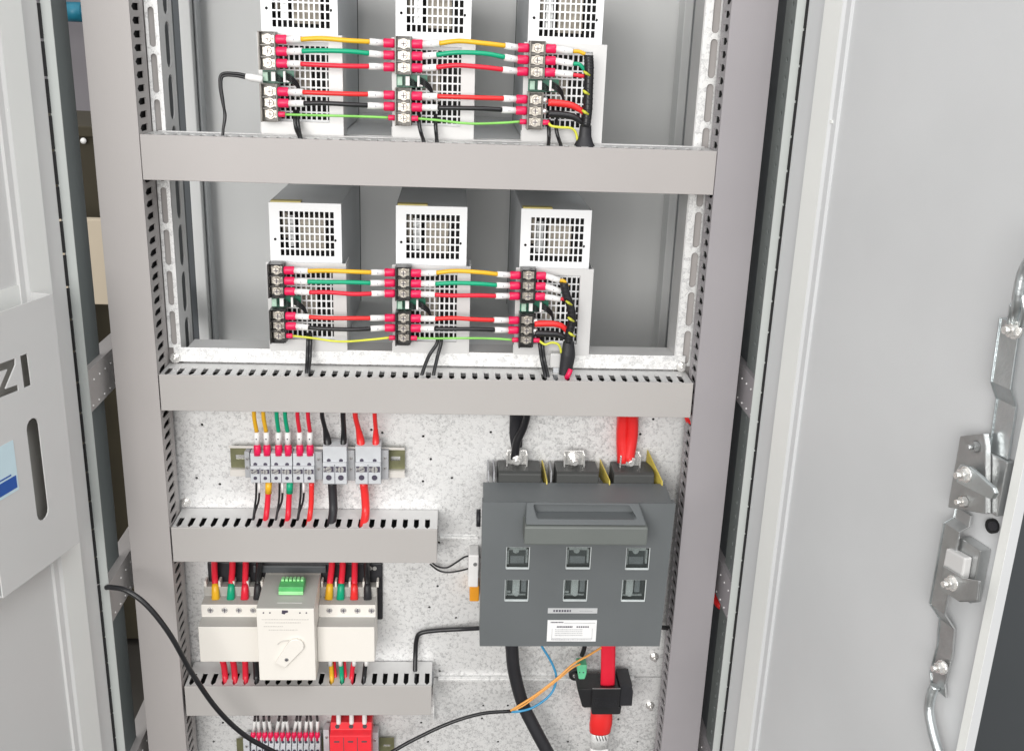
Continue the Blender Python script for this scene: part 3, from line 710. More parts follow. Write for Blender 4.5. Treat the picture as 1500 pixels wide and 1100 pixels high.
for xt, xb_ in ((489.5, 492.5), (504.5, 507)):
    t = thing('switch_outlet_wire', P(xb_, 1000, .02), 'red wire behind the '+('yellow' if xt < 495 else 'green')+' wire below the right half of the cream switch', 'wire', 'wires leaving the cream switch downwards')
    MB().tube([P(xt, 966, .026), P((xt+xb_)/2, 985, .026), P(xb_, 1004, .018)], ppx(2.6), 10).build('wire', 'red', t)

# ------------------------------------------------------------------ bottom strip
t = thing('lower_din_rail', P(465, 1090, .055), 'olive mounting rail behind the bottom terminals and the red block', 'rail')
m = MB(); xa = P(346, 1090, .05).x; xb = P(577, 1090, .05).x; zc = P(565, 1092, .052).z
m.plate(rect(xa, xb, zc-.016, zc+.013), [rect(xb-.015, xb-.005, zc-.002, zc+.002)], XZ, .0525, .0535); m.box(xa, xb, .0455, .0465, zc-.024, zc-.017); m.build('rail_web', 'olive', t)
MB().box(xb-.017, xb-.003, .0537, .0585, zc-.003, zc+.003).build('rail_slot_bolt', 'silver', t)
xs = [371+i*8.55 for i in range(12)]
ordn = ['first','second','third','fourth','fifth','sixth','seventh','eighth','ninth','tenth','eleventh','twelfth']
for i, x in enumerate(xs):
    Y = .034; zt = P(x, 1081, Y).z; xc = P(x, 1085, Y).x; w = ppx(4.0, .03)
    t = thing('small_terminal', (xc, Y, zt-.05), f"narrow grey terminal in the bottom row, {ordn[i]} from the left", 'terminal', 'narrow terminals in the bottom row')
    MB().prism([(Y, zt-.05), (Y, zt-.014), (Y+.003, zt-.012), (Y+.003, zt-.002), (Y+.008, zt), (.052, zt), (.052, zt-.05)], YZ, xc-w, xc+w).build('housing', 'tgrey', t, .0004)
    m = MB(); m.cyl((xc, Y+.0022, zt-.008), (xc, Y+.004, zt-.008), .0020, 10); m.cyl((xc, Y-.0006, zt-.020), (xc, Y+.001, zt-.020), .0022, 10); m.build('screw_hole', 'ink', t)
    t = thing('ferrule_wire', P(x, 1072, .04), f"black wire with white sleeve and crimson ferrule, {ordn[i]} from the left in the bottom row", 'wire', 'sleeved wires of the bottom row')
    sh = random.uniform(-3.5, 4.5); a = P(x+sh+random.uniform(-2, 2), 1040, .025); b = P(x+sh*.8, 1055, .036); c = P(x, 1071, .040); d = P(x, 1083, .040)
    MB().tube([a, b], .0018, 8, curve=False).build('wire', 'cable', t)
    MB().tube([b, c], .0023, 8, curve=False).build('marker_sleeve', 'sleeve', t)
    MB().tube([c, c+(d-c)*.3, d], [.0026, .0036, .0036], 10, curve=False).build('ferrule', 'lug', t)
for (x0, x1, y0, lb) in ((357, 366, 1082, 'grey end stop left of the bottom terminals'), (474, 482.5, 1069, 'grey end stop left of the red block'), (544.5, 554, 1073, 'grey end stop right of the red block')):
    t = thing('end_stop', P((x0+x1)/2, 1110, .04), lb, 'end stop', 'grey rail end stops')
    bpx(MB(), x0, y0, x1, y0+46, .036, .052).build('stop_body', 'tgrey', t, .0006)
    q = P((x0+x1)/2, y0+10, .036); m = MB(); screw(m, q.x, .0359, q.z, .0022, .0015); m.build('stop_screw', ['silver', 'ink'], t)
t = thing('surge_protector', P(513, 1100, .03), 'bright red three pole block at the bottom edge', 'protector')
Y = .012; xa = P(483, 1080, Y).x; xb = P(543.6, 1080, Y).x; zt = P(513, 1077, Y).z
MB().prism([(Y, zt-.06), (Y, zt-.001), (Y+.002, zt), (Y+.010, zt+.002), (Y+.012, zt+.012), (Y+.034, zt+.014), (.052, zt+.014), (.052, zt-.06)], YZ, xa, xb).build('housing', 'redb', t, .0008)
m = MB(); w = (xb-xa)/3
for k in range(3):
    xc = xa+w*(k+.5); m.box(xc-.0035, xc+.0035, Y-.0006, Y+.001, zt-.0105, zt-.0085)
    m.cyl((xc, Y+.0100, zt+.0065), (xc, Y+.013, zt+.0065), .0030, 12)
    if k: m.box(xa+w*k-.0004, xa+w*k+.0004, Y-.0003, Y+.0005, zt-.05, zt-.003)
m.build('terminal_opening', 'shaft', t)
for k, x in enumerate((496, 515, 534)):
    o = thing('surge_wire', P(x, 1060, .03), f"white sleeved wire entering the red block, {['left','middle','right'][k]} one", 'wire', 'white sleeved wires into the red block')
    MB().tube([P(x-.5, 1040, .022), P(x, 1050, .024), P(x, 1059, .024)], .0032, 10).build('sleeve', 'sleeve', o)
    MB().tube([P(x-1, 1036, .03), P(x-.5, 1042, .022)], .0020, 8, curve=False).build('wire', 'cable', o)

# ------------------------------------------------------------------ fuse switch disconnector
fs = thing('fuse_switch', (.16, .03, .86), 'large dark grey fuse switch disconnector with handle and six clear windows', 'switch')
xA, xB, zA, zB = .0412, .2768, .8630, 1.0632
wins = []
for (x0, x1, y0, y1) in ((741,776,801,834),(829,866,801,834),(916.5,952,802,835),(739,774.6,849,881),(825,861,849,881),(910.5,946.4,849,881.5)):
    a = P(x0, (y0+y1)/2, -.03); b = P(x1, (y0+y1)/2, -.03); c = P((x0+x1)/2, y0, -.03); d = P((x0+x1)/2, y1, -.03)
    wins.append((a.x, b.x, d.z, c.z))
out = [(xA+.0015, zA), (xB-.004, zA), (xB, zB), (xA, zB)]
m = MB(); m.plate(out, [rect(*w) for w in wins], XZ, -.030, -.018)
m.prism([(-.0179, zA+.0005), (-.0179, zB), (-.0298, zB+.0002), (.016, zB+.0052), (.016, zA+.0005)], YZ, xA+.0018, xB-.0042, 0)
m.build('cover', 'iso', fs, .0036)
for i, w in enumerate(wins):
    x0, x1, z0, z1 = w; m = MB()
    e = .0012
    m.box(x0, x1, -.0285, -.0275, z0, z0+e*1.8, 0); m.box(x0, x1, -.0285, -.0275, z1-e, z1, 0); m.box(x0, x0+e, -.0285, -.0275, z0+e*1.8, z1-e, 0); m.box(x1-e, x1, -.0285, -.0275, z0+e*1.8, z1-e, 0)
    m.box(x0+.0006, x1-.0006, -.0300, -.0290, z0+.0003, z0+.0017, 0)
    wn = m.build('window', 'edge', fs, .0003)
    MB().box(x0+e, x1-e, -.0281, -.0278, z0+e*1.8, z1-e).build('pane', 'glass', wn)
    cx_ = (x0+x1)/2; h = z1-z0; m = MB()
    if i < 3:
        m.box(x0+.004, x1-.004, -.022, -.0181, z1-.0085, z1-.0050, 0); m.cyl((cx_-.002, -.0240, z1-.008), (cx_-.002, -.0181, z1-.008), .0040, 10, 0)
        m.box(x0+.002, x0+.004, -.024, -.0181, z0+.004, z1-.008, 0); m.box(x1-.0045, x1-.002, -.024, -.0181, z0+.006, z1-.006, 0)
        m.box(x0+.006, x1-.006, -.0195, -.0181, z0+.003, z0+.013, 1)
    else:
        ox = (0, 0, -.004)[i-3]
        m.box(cx_-.005+ox, cx_+.004+ox, -.0240, -.0181, z0+.006, z1-.003, 2); m.cyl((cx_+ox, -.0255, z0+.0085), (cx_+ox, -.0181, z0+.0085), .0036, 10, 2)
        m.box(x0+.002, cx_-.007+ox, -.021, -.0181, z0+.0075, z0+.0095, 0); m.box(x0+.003, x1-.003, -.0205, -.0181, z0+.0035, z0+.0052, 0)
        m.box(cx_+.006+ox, cx_+.0125+ox, -.023, -.0181, z0+.010, z1-.003, 1); m.box(x0+.002, x0+.0035, -.023, -.0181, z0+.004, z1-.003, 0)
    m.build('fuse_contact', ['galvb', 'tgreyd', 'sleeve'], wn, .0003)
# handle: raised frame with a finger opening and a grip bar
YG = -.062
gx0, gx1 = P(768, 785, YG).x, P(949, 785, YG).x
gz1, gz0 = P(858, 772, YG).z, P(857, 799, YG).z
zt = zB+.0015
m = MB(); zq = zt-.0008
def hf(p_, q_, t_):       # q_: 0 top edge .. 1 grip bar, t_: 0 sloping face, 1 on the cover
    Yf = -.0325+(YG+.004+.0325)*q_
    return (p_, Yf+(-.0303-Yf)*t_, zq+(gz1+.0006-zq)*q_)
ax0, ax1 = gx0+.0015, gx1-.0015
c0, c1, b0_, b1_ = ax0+.0105, ax1-.0180, ax0+.0135, ax1-.0115
hole = [(c0, .12), (c0+.002, .08), (c1-.002, .08), (c1, .12), (b1_+.0005, .66), (b1_-.003, .74), (b0_+.002, .74), (b0_, .66)]
m.plate([(ax0+.002, 0), (ax1-.006, 0), (ax1, 1), (ax0, 1)], [hole], hf, 0, 1)
hd = m.build('handle', 'iso', fs, .0012)
m = MB(); m.box(gx0, gx1, YG, -.0303, gz0, gz1); m.build('grip_bar', 'isoh', hd, .0022)

MB().cyl((xA-.001, -.006, 1.030), (xA-.006, -.006, 1.030), .011, 20).build('side_pivot', 'cabled', fs)
# name plates
def lab(x0, y0, x1, y1, mt, name):
    c = P((x0+x1)/2, (y0+y1)/2, -.0305); a = P(x0, (y0+y1)/2, -.0305); b = P(x1, (y0+y1)/2, -.0305); d = P((x0+x1)/2, y0, -.0305); e_ = P((x0+x1)/2, y1, -.0305)
    o = MB().box(a.x, b.x, -.0306, -.0301, e_.z, d.z).build(name, mt, fs); return o, a.x, b.x, e_.z, d.z
def scrib(m, x0, x1, z, h, seed, lo=.0006, hi=.0018, gap=.0005):
    random.seed(seed); x = x0
    while x < x1: l = random.uniform(lo, hi); m.box(x, min(x1, x+l), -.0309, -.0307, z-h/2, z+h/2); x += l+gap
o, x0, x1, z0, z1 = lab(802.5, 890.5, 875, 898, 'lbl', 'name_plate'); zm = (z0+z1)/2
m = MB(); scrib(m, x0+.007, x0+.029, zm, .0026, 1, .0018, .0026, .0012); m.build('plate_print', 'ink', o)
m = MB(); scrib(m, x0+.040, x1-.006, zm-.0003, .0010, 2); m.build('plate_fine_print', 'tgreyd', o)
o, x0, x1, z0, z1 = lab(801.5, 908, 873.5, 939, 'lblw', 'rating_plate'); W_ = x1-x0; H_ = z1-z0
m = MB(); scrib(m, x0+.004, x0+.020, z1-.003, .0016, 3); scrib(m, x0+.012, x0+.032, z1-.0095, .0020, 4, .0012, .002); scrib(m, x0+.037, x1-.010, z1-.0095, .0020, 5, .0014, .002, .0009)
m.build('plate_print', 'ink', o)
m = MB()
m.box(x0+.021, x1-.002, -.0309, -.0307, z1-.0042, z1-.0036); m.box(x0+.006, x1-.005, -.0309, -.0307, z0+.0042, z0+.0046)
m.box(x0+.006, x0+.0064, -.0309, -.0307, z0+.0025, z1-.012); m.box(x1-.0054, x1-.005, -.0309, -.0307, z0+.0025, z1-.012)
for k in range(4): scrib(m, x0+.010, x0+.045, z1-.0135-k*.0028, .0009, 10+k)
scrib(m, x0+.006, x1-.006, z0+.0026, .0012, 20); m.build('plate_fine_print', 'tgreyd', o)
# pole heads, barriers, lugs
for k, (x0, x1) in enumerate(((730, 793), (815.5, 877.5), (899.5, 959))):
    m = MB(); a = P(x0, 695, .018); b = P(x1, 695, .018)
    m.prism([(.0165, 1.050), (.0175, 1.0790), (.022, 1.0815), (.056, 1.0815), (.056, 1.050)], YZ, a.x, b.x)
    m.build('pole_head', 'isod', fs, .0012)
    xc = (a.x+b.x)/2-.003; zl = P(800, 668 if k < 3 else 0, .045).z
    m = MB(); m.box(xc-.0125, xc+.0125, .0420, .0450, 1.0816, 1.1010)
    for sx in (-1, 1): m.box(xc+sx*.0125-.001, xc+sx*.0125+.001, .034, .0419, 1.0816, 1.0985)
    m.cyl((xc, .0419, 1.0905), (xc, .0335, 1.0905), .0068, 6, smooth=False); m.cyl((xc, .0334, 1.0905), (xc, .027, 1.0905), .0038, 12); m.cyl((xc, .0420, 1.0905), (xc, .0405, 1.0905), .0095, 18)
    m.build('terminal_lug', 'silver', fs, .0005)
for (xt, yt, xb_, yb) in ((794, 674, 801, 709), (879.5, 673, 893, 709), (948.5, 659, 970, 710)):
    a = P(xt, yt, .056); f_ = P(xb_, yb, .012)
    tt_ = Vector((.0007, 0, 0)); q_ = [Vector((a.x, .056, 1.060)), a, Vector((a.x+.001, .048, a.z-.002)), f_+Vector((0, .002, .004)), f_, Vector((f_.x, f_.y, 1.060))]
    m = MB(); n_ = 6; m.quadset([v-tt_ for v in q_]+[v+tt_ for v in q_], [tuple(range(6)), tuple(range(11, 5, -1))]+[(k_, (k_+1) % 6, 6+(k_+1) % 6, 6+k_) for k_ in range(6)]); m.build('phase_barrier', 'amber', fs)
for x in (715, 723, 806):
    q = P(x, 700, .03); MB().box(q.x-.0008, q.x+.0008, .02, .056, 1.060, 1.0815).build('arc_divider', 'tgreyd', fs)

# main cables round the isolator
def cab_thing(name, pts, w, mt, label, cat='cable', n=18, parts='cable', flat=None, group=None):
    q = [P(*p) for p in pts]; t = thing(name, q[-1], label, cat, group)
    MB().tube(q, [ppx(x) for x in w] if isinstance(w, list) else ppx(w), n, flat=flat).build(parts, mt, t); return t
cab_thing('power_cable', [(757,596,.03),(757,612,.042),(756,635,.046),(757,655,.046)], [11,11,10.5,8.5], 'cabled', 'wide flat matte black cable above the left pole of the grey isolator', flat=.5)
cab_thing('power_cable', [(774,596,.02),(771,612,.03),(766,628,.036),(757,648,.038),(754,672,.040)], [6,6,6,6.5,6.5], 'cable', 'glossy black cable curving down to the left pole of the grey isolator')
cab_thing('power_cable', [(911,596,.03),(912,614,.042),(911,640,.045),(914,676,.043)], [9,9,9,11], 'redo', 'left one of the two thick red cables above the right pole of the isolator')
cab_thing('power_cable', [(926,596,.026),(927,614,.038),(926,640,.042),(920,674,.040)], [9,9,9,9.5], 'redo', 'right one of the two thick red cables above the right pole of the isolator')
cab_thing('power_cable', [(1008,604,.03),(1010,614,.03),(1016,622,.02)], 7, 'redo', 'short stub of red cable showing beside the right frame post under the long duct')
cab_thing('main_cable', [(748,930,.02),(750,950,.02),(753,982,.02),(765,1028,.018),(781,1062,.014),(806,1108,.008),(822,1135,.004)], 10.6, 'cabled', 'very thick black cable leaving the bottom of the isolator', n=24)
cab_thing('power_cable', [(891,935,.02),(891,950,.02),(890.5,985,.018),(890,1003,.018)], [12,12,12,12], 'red', 'flat crimson cable running from the isolator into the black sensor', n=20, flat=.35)
cab_thing('power_cable', [(1040,850,.06),(1046,872,.045),(1052,884,.035),(1060,890,.03)], 6, 'redo', 'red cable glimpsed through the right gap under the middle side brace')
# limit switch
t = thing('limit_switch', P(693, 840, .03), 'small white switch with orange foot left of the grey isolator', 'switch')
m = bpx(MB(), 686, 813, 701, 860, .030, .058); m.build('switch_body', 'sleeve', t, .0015)
m = bpx(MB(), 688, 858, 702, 881, .034, .058); m.build('orange_foot', 'orangeb', t, .0015)
m = MB(); q = P(696, 826, .03); m.cyl((q.x, .03, q.z), (q.x, .0285, q.z), .0025, 10); m.build('switch_screw', 'zincd', t)
t = thing('switch_wires', P(660, 835, .05), 'two thin black wires curling to the small white switch', 'wires')
MB().tube(W([(629,820,.045),(640,829,.05),(655,831,.05),(669,823,.048),(682,815,.045),(697,814,.036)]), .0012, 8).build('wire', 'cable', t)
MB().tube(W([(630,826,.045),(642,835,.05),(656,838,.05),(672,836,.048),(688,832,.040)]), .0012, 8).build('wire', 'cable', t)
cab_thing('control_cable', [(609,1004,.02),(608,990,.034),(608.5,960,.046),(610,938,.05),(616,927,.05),(640,923,.05),(675,921,.048),(712,919,.035)], 3.9, 'cable', 'black cable rising from the short lower duct and turning right to the isolator', n=14)
cab_thing('control_cable', [(962,918,.045),(975,919,.03),(984,920,.022)], 4, 'cable', 'short black cable end at the right side of the isolator', n=12)
cab_thing('control_cable', [(958,1108,.05),(962,1090,.05),(972,1080,.045),(985,1076,.03)], 2.2, 'cable', 'thin black wire curving at the bottom right corner of the plate', n=10)
# loose front cable
cab_thing('loose_cable', [(156,860,-.052),(163,860,-.056),(186,865,-.062),(216,887,-.066),(249,929,-.066),(281,985,-.06),(318,1038,-.05),(358,1076,-.04),(402,1101,-.03),(440,1120,-.022),(500,1128,-.016),(553,1112,-.012),(600,1086,-.008),(655,1060,-.004),(704,1045,.0),(749,1041,.004)],
          [3.9]*11+[3.4, 3.1, 3, 3, 2.9], 'cable', 'long loose black cable sweeping from the left door hinge across the lower panel', n=14)
t = thing('sensor_wires', P(757, 1041, .0), 'thin orange and blue wires fanning out of the loose black cable', 'wires')
MB().tube(W([(747,1041,.004),(757,1035,.0),(785,1017,-.002),(815,994,.0),(840,972,.006),(863,959,.012),(884,946,.022)]), .0015, 8).build('wire', 'orange', t)
MB().tube(W([(747,1041,.004),(765,1034,.001),(790,1016,.0),(816,996,.002),(838,978,.008),(850,972,.012)]), .0012, 8).build('wire', 'orange', t)
MB().tube(W([(747,1042,.004),(760,1041.5,.0),(782,1035,.002),(806,1017,.008),(815,994,.012),(809,972,.016),(796,950,.02),(790,940,.02)]), .0016, 8).build('wire', 'blue', t)
MB().tube(W([(858,940,.03),(855,952,.03),(852,960,.03)]), .0032, 10).build('black_tip', 'cable', t)
# current sensor
t = thing('current_sensor', P(888, 1036, .03), 'black current sensor block clamped round the crimson cable', 'sensor')
m = MB(); Y0 = .008
xl, xr = P(852, 1030, Y0).x, P(906, 1030, Y0).x; xR = P(927, 1025, Y0).x; zt = P(880, 1013, Y0).z; zb = P(880, 1036, Y0).z; zd = P(888, 1046, Y0).z
m.prism([(xl-.007, zt+.004), (xl+.001, zb+.002), (xl+.004, zb), (P(866,1040,Y0).x, zb), (P(867,1040,Y0).x, zd+.001), (P(869,1040,Y0).x, zd), (P(906,1040,Y0).x, zd), (P(909,1040,Y0).x, zd+.001), (P(910,1040,Y0).x, zb+.0005), (xr, zb+.0005), (xr, zt+.004)], XZ, Y0, .045)
m.build('sensor_body', 'sensor', t, .0012)
m = MB(); m.box(P(867, 1010, Y0).x, P(908, 1010, Y0).x, Y0-.004, Y0-.0002, zb+.003, zt+.0075); m.build('sensor_collar', 'sensor', t, .001)
m = MB(); a = zt+.0075
m.box(P(867, 1010, Y0).x, P(908, 1010, Y0).x, Y0-.0042, Y0-.0034, a, a+.0008); m.build('collar_edge', 'zincd', t)
m = MB()
for k in range(5): z = zb+.004+k*.0032; m.box(P(871, 1020, Y0).x, P(904, 1020, Y0).x, Y0-.0045, Y0-.0041, z, z+.0011)
m.build('grip_rib', 'cabled', t)
m = MB(); m.prism([(P(908,1010,Y0).x+.0005, zb+.001), (xR, zb+.001), (xR, zt-.001), (xR-.003, zt+.004), (xR-.001, zt+.008), (P(908,1010,Y0).x+.0005, zt+.008)], XZ, Y0+.002, .050); m.build('side_housing', 'cabled', t, .001)
m = MB(); q = P(843, 989, .05); m.cyl((q.x, .05, q.z), (q.x, .0585, q.z), .009, 20); m.box(q.x, xl, .05, .0585, q.z-.008, q.z+.008); m.build('mounting_ear', 'sensor', t, .0008)
m = MB(); screw(m, q.x-.001, .0498, q.z, .0032, .002); m.build('ear_screw', ['silver', 'ink'], t)
c = thing('green_plug', P(852, 985, .02), 'mint green plug in the top left of the black sensor', 'connector')
m = MB(); q = P(852, 984, .014); m.prism([(q.x-.0065, q.z+.012), (q.x-.0065, q.z+.004), (q.x-.0035, q.z-.010), (q.x+.0045, q.z-.010), (q.x+.0065, q.z-.002), (q.x+.0065, q.z+.012)], XZ, .012, .030); m.build('plug_body', 'mint', c, .0012)
m = MB()
for dx in (-.003, .002): m.cyl((q.x+dx, .0122, q.z+.001), (q.x+dx, .0114, q.z+.001), .0009, 8)
m.build('plug_screw', 'ink', c)
t = cab_thing('cable_lug', [(881,1036,.025),(881,1050,.022),(880,1060,.022),(879,1071,.024)], [18,19,19.5,18], 'redo', 'red heat shrink end with crimped silver lug below the black sensor', 'cable lug', parts='heat_shrink', flat=.55)
a = P(880, 1069, .022)
MB().tube([(a.x, .024, a.z+.002), (a.x, .024, a.z-.030)], .0125, 18, flat=.45, curve=False).build('lug_barrel', 'galvb', t)
m = MB()
for k in range(4): m.tube([(a.x-.008+.004*k, .0182, a.z-.003), (a.x-.004+.004*k, .0180, a.z-.014)], .0008, 6)
m.build('crimp_mark', 'zincd', t)
MB().box(a.x-.0125, a.x+.0125, .020, .028, a.z-.070, a.z-.0305).build('lug_tongue', 'galvb', t, .001)

# ------------------------------------------------------------------ doors
DL = Door(-.4135, -.05, 16, 1); DR = Door(.3610, -.05, -14, -1)
def door_body(D, name, mp, label, b0, b1, e0, e1):
    m = MB(); nr = .006; ua = D.q(b0, 1100, nr)[0]; ub = D.q(b1, 1100, nr)[0]; U = D.q(e1, 1100, -.003)[0] if e1 else .402; ue = D.q(e0, 1100, .007)[0] if e0 else .3825
    f1 = lambda a, b, t_: D.w(a, b, t_)
    pr = [(0.0036, -.003), (U, -.003), (U, .007), (ue, .007), (ue-.001, 0), (ub+.0105, 0), (ub+.010, .003), (ub+.003, .0035), (ub, nr), (ua, nr), (ua-.002, .0006), (.0040, .0005), (.0036, 0)]
    mi = [0]*13; mi[2] = 1; mi[8] = 1; mi[9] = 1
    m.prism(pr, f1, ZB-.1, ZT+.05, 0, mi)
    return m.build(name, [mp, 'doorw'], cab, .0015, label=label)
ld = door_body(DL, 'door', 'doorl', 'left door standing open, with a document pocket inside', 150, 122, None, None)
rd = door_body(DR, 'door', 'door', 'right door standing open, with lock rods inside', 1075, 1096, 1400, 1427)
# perforated seams between door and post
for D, sx in ((DL, -1), (DR, 1)):
    m = MB(); z = ZB
    while z < ZT:
        x0 = -.4130 if sx < 0 else .3608
        m.box(x0-.0014, x0+.0010, -.0535, -.0505, z, z+.0335); z += .0362
    m.build('hinge_seam', 'black', cab)
# document pocket
n0 = .030
ur = DL.q(116.5, 794, n0)[0]; ul = DL.q(5, 876, n0)[0]
zt = DL.q(79, 430, n0)[1]; zb = (DL.q(116.5, 794, n0)[1]+DL.q(5, 876, n0)[1])/2
uI0, uI1 = DL.q(29, 530, n0)[0], DL.q(44, 545, n0)[0]
def L2(pl): return [DL.q(x, y, n0) for x, y in pl]
letI = L2([(29.5,521.5),(40.5,517.5),(46.5,564),(35.5,568.5)])
letZ = L2([(-12,537),(23,524.5),(23,535),(8.5,569.5),(27,563),(28,572),(-12,588),(-12,578),(-3,574),(11,541),(-12,549)])
sl = slot(0, 0, 1, .1)
sa = DL.q(48, 612, n0); sb = DL.q(63, 762, n0); uc = (sa[0]+sb[0])/2; sr = abs(DL.q(41, 680, n0)[0]-DL.q(60, 680, n0)[0])/2
sl = slot(uc, sb[1], sa[1], sr)
fD = lambda a, b, t_: DL.w(a, t_, b)
m = MB(); m.plate([(ur, zb), (ur, zt), (ul, zt), (ul, zb)], [letI, letZ, sl], fD, n0-.0015, n0)
m.box(ur, ur+.0015, 0, 1, 0, 1, 0, lambda x, y, z: DL.w(x, .001+(n0-.003)*y, zb+(zt-zb)*z))
m.box(ur+.0016, ul, 0, 1, 0, 1, 0, lambda x, y, z: DL.w(x, .001+(n0-.003)*y, zb+.0015*z))
m.build('document_pocket', 'doorl', ld, .0006)
m = MB(); m.box(ur+.002, ul, 0, 1, 0, 1, 0, lambda x, y, z: DL.w(x, .0005+.0012*y, zb+.002+(zt+.008-zb)*z)); m.build('pocket_back', 'doorw', ld)
m = MB(); m.box(ur+.0022, ul, 0, 1, 0, 1, 0, lambda x, y, z: DL.w(x, .0125+.001*y, zb+.004+(zt-.03-zb)*z)); m.build('pocket_shade', 'slotg', ld)  # grey sheet added in the pocket as shade behind the cut-outs
st = L2([(22.5,640),(22.5,718),(-12,735),(-12,648)])
uu = DL.q(23, 680, n0)[0]; z1 = DL.q(23, 642, n0)[1]; z0 = DL.q(23, 719, n0)[1]
m = MB(); m.box(0, 1, 0, 1, 0, 1, 0, lambda x, y, z: DL.w(uu+x*.060, n0+.0001+.0004*y, z0+(z1-z0)*z)); m.build('sticker', 'sky', ld)
za, zc_ = DL.q(20, 716, n0)[1], DL.q(20, 697, n0)[1]
m = MB(); m.box(0, 1, 0, 1, 0, 1, 0, lambda x, y, z: DL.w(uu+.0025+x*.055, n0+.0006+.0003*y, za+(zc_-za)*z)); m.build('sticker_band', 'band', ld)
m = MB(); random.seed(3); x = uu+.009
while x < uu+.055:
    l = random.uniform(.001, .002); m.box(0, 1, 0, 1, 0, 1, 0, lambda a, b, c_: DL.w(x+a*l, n0+.0006+.0003*b, zc_+.002+.0016*c_)); x += l+.0006
m.build('sticker_print', 'band', ld)
# small seam line and edge tabs on the left door
q = DL.q(11, 163); m = MB(); m.box(0, 1, 0, 1, 0, 1, 0, lambda x, y, z: DL.w(DL.q(11, 163, .0035)[0]-.002+.004*x, .0032+.002*y, q[1]+.003*z)); m.build('door_tab', 'doorw', ld)

# lock gear on the right door
def RQ(pl, n): return [DR.q(x, y, n) for x, y in pl]
fR = lambda a, b, t_: DR.w(a, t_, b)
def rprism(name, pl, n0_, n1_, mt, bev=.0008):
    return MB().prism(RQ(pl, n0_), fR, n0_, n1_).build(name, mt, rd, bev)
def rw(pl): return [DR.w(*(lambda q: (q[0], n, q[1]))(DR.q(x, y, n))) for x, y, n in pl]
MB().tube(rw([(1525,330,.022),(1512,372,.022),(1498,400,.022),(1491,432,.022),(1489,450,.020),(1485,470,.014)]), .0040, 14).build('lock_rod', 'zinc', rd)
MB().tube(rw([(1497,432,.020),(1500,455,.018),(1496,478,.014)]), .0022, 10).build('rod_clevis', 'zinc', rd)
MB().tube(rw([(1483,446,.022),(1480,462,.020),(1479,480,.014)]), .0022, 10).build('rod_clevis', 'zinc', rd)
def rscrew(x, y, n, r=.006, mt='silver'):
    u_, z_ = DR.q(x, y, n); m = MB()
    m.cyl(DR.w(u_, n-.003, z_), DR.w(u_, n, z_), r*1.25, 16); m.cyl(DR.w(u_, n, z_), DR.w(u_, n+.004, z_), r, 6, smooth=False); m.cyl(DR.w(u_, n+.004, z_), DR.w(u_, n+.009, z_), r*.5, 10)
    m.build('lock_screw', mt, rd)
rscrew(1484, 483, .014)
# upper flat bar with a joggle: segments in (z,n), width along u
def flatbar(name, prof, uw, mt):          # prof: list of (px left edge x, px y, n)
    pts = []
    for x, y, n in prof: u_, z_ = DR.q(x, y, n); pts.append((u_, z_, n))
    m = MB(); th = .0022
    vs = []
    for u_, z_, n in pts:
        vs += [DR.w(u_, n, z_), DR.w(u_+uw, n, z_), DR.w(u_+uw, n-th, z_), DR.w(u_, n-th, z_)]
    fs_ = []
    for i in range(len(pts)-1):
        a = 4*i
        for k in range(4): fs_.append((a+k, a+(k+1) % 4, a+4+(k+1) % 4, a+4+k))
    fs_ += [(0, 1, 2, 3), tuple(4*(len(pts)-1)+k for k in range(4))]
    m.quadset(vs, fs_); m.build(name, mt, rd, .0004)
    m = MB(); vs = []
    for u_, z_, n in pts: vs += [DR.w(u_-.0012, n+.0012, z_), DR.w(u_, n+.0012, z_), DR.w(u_, max(.001, n-.009), z_), DR.w(u_-.0012, max(.001, n-.009), z_)]
    m.quadset(vs, fs_); m.build('bar_lip', 'zinc', rd, .0003)
flatbar('lock_bar', [(1466,466,.012),(1453,559,.014),(1461,584,.006),(1450,660,.006)], .020, 'zinc')
flatbar('lock_bar', [(1401,742,.006),(1398,758,.008),(1384,766,.016),(1363,884,.016),(1377,906,.008),(1374,945,.007),(1364,985,.006),(1366,1005,.006)], .018, 'zincd')
rprism('latch_plate', [(1414,638),(1449,634),(1452,652),(1452,752),(1396,742),(1398,728)], .010, .0155, 'zincd')
MB().prism([(0, 0), (1, 0), (1, 1), (0, 1)], lambda a, b, t_: DR.w(DR.q(1450, 700, .01)[0]-.012+.026*a, t_, DR.q(1450, 752, .01)[1]+.048*b), .0005, .0095).build('latch_case', 'zincd', rd, .001)
rscrew(1430, 654, .0155, .0045, 'zincd'); rscrew(1413, 734, .0155, .0045, 'silver')
rprism('cam_lever', [(1405,690),(1412,679),(1426,683),(1461,714),(1464,722),(1459,731),(1447,727),(1407,706)], .022, .026, 'zinc', .0015)
rscrew(1413, 695, .027, .0055)
q = DR.q(1455, 770, .001); MB().cyl(DR.w(q[0], 0, q[1]), DR.w(q[0], .004, q[1]), .0062, 14).build('rubber_buffer', 'black', rd)
q = DR.q(1455, 770, .005); MB().cyl(DR.w(q[0], .004, q[1]), DR.w(q[0], .007, q[1]), .0038, 8, smooth=False).build('rubber_buffer', 'cabled', rd)
rprism('bracket_block', [(1397,801),(1425,816),(1420,848),(1390,838)], .012, .020, 'bracket', .0015)
MB().box(0, 1, 0, 1, 0, 1, 0, lambda x, y, z: DR.w(DR.q(1412,830,.012)[0]-.010+.024*x, .0004+.0113*y, DR.q(1412,878,.012)[1]+.050*z)).build('bracket_case', 'zincd', rd, .001)
rprism('clamp_plate', [(1385,828),(1414,846),(1438,850),(1435,880),(1410,881),(1380,862)], .0205, .0235, 'zincd', .001)
rscrew(1394, 854, .024, .0055); rscrew(1378, 977, .012, .005)
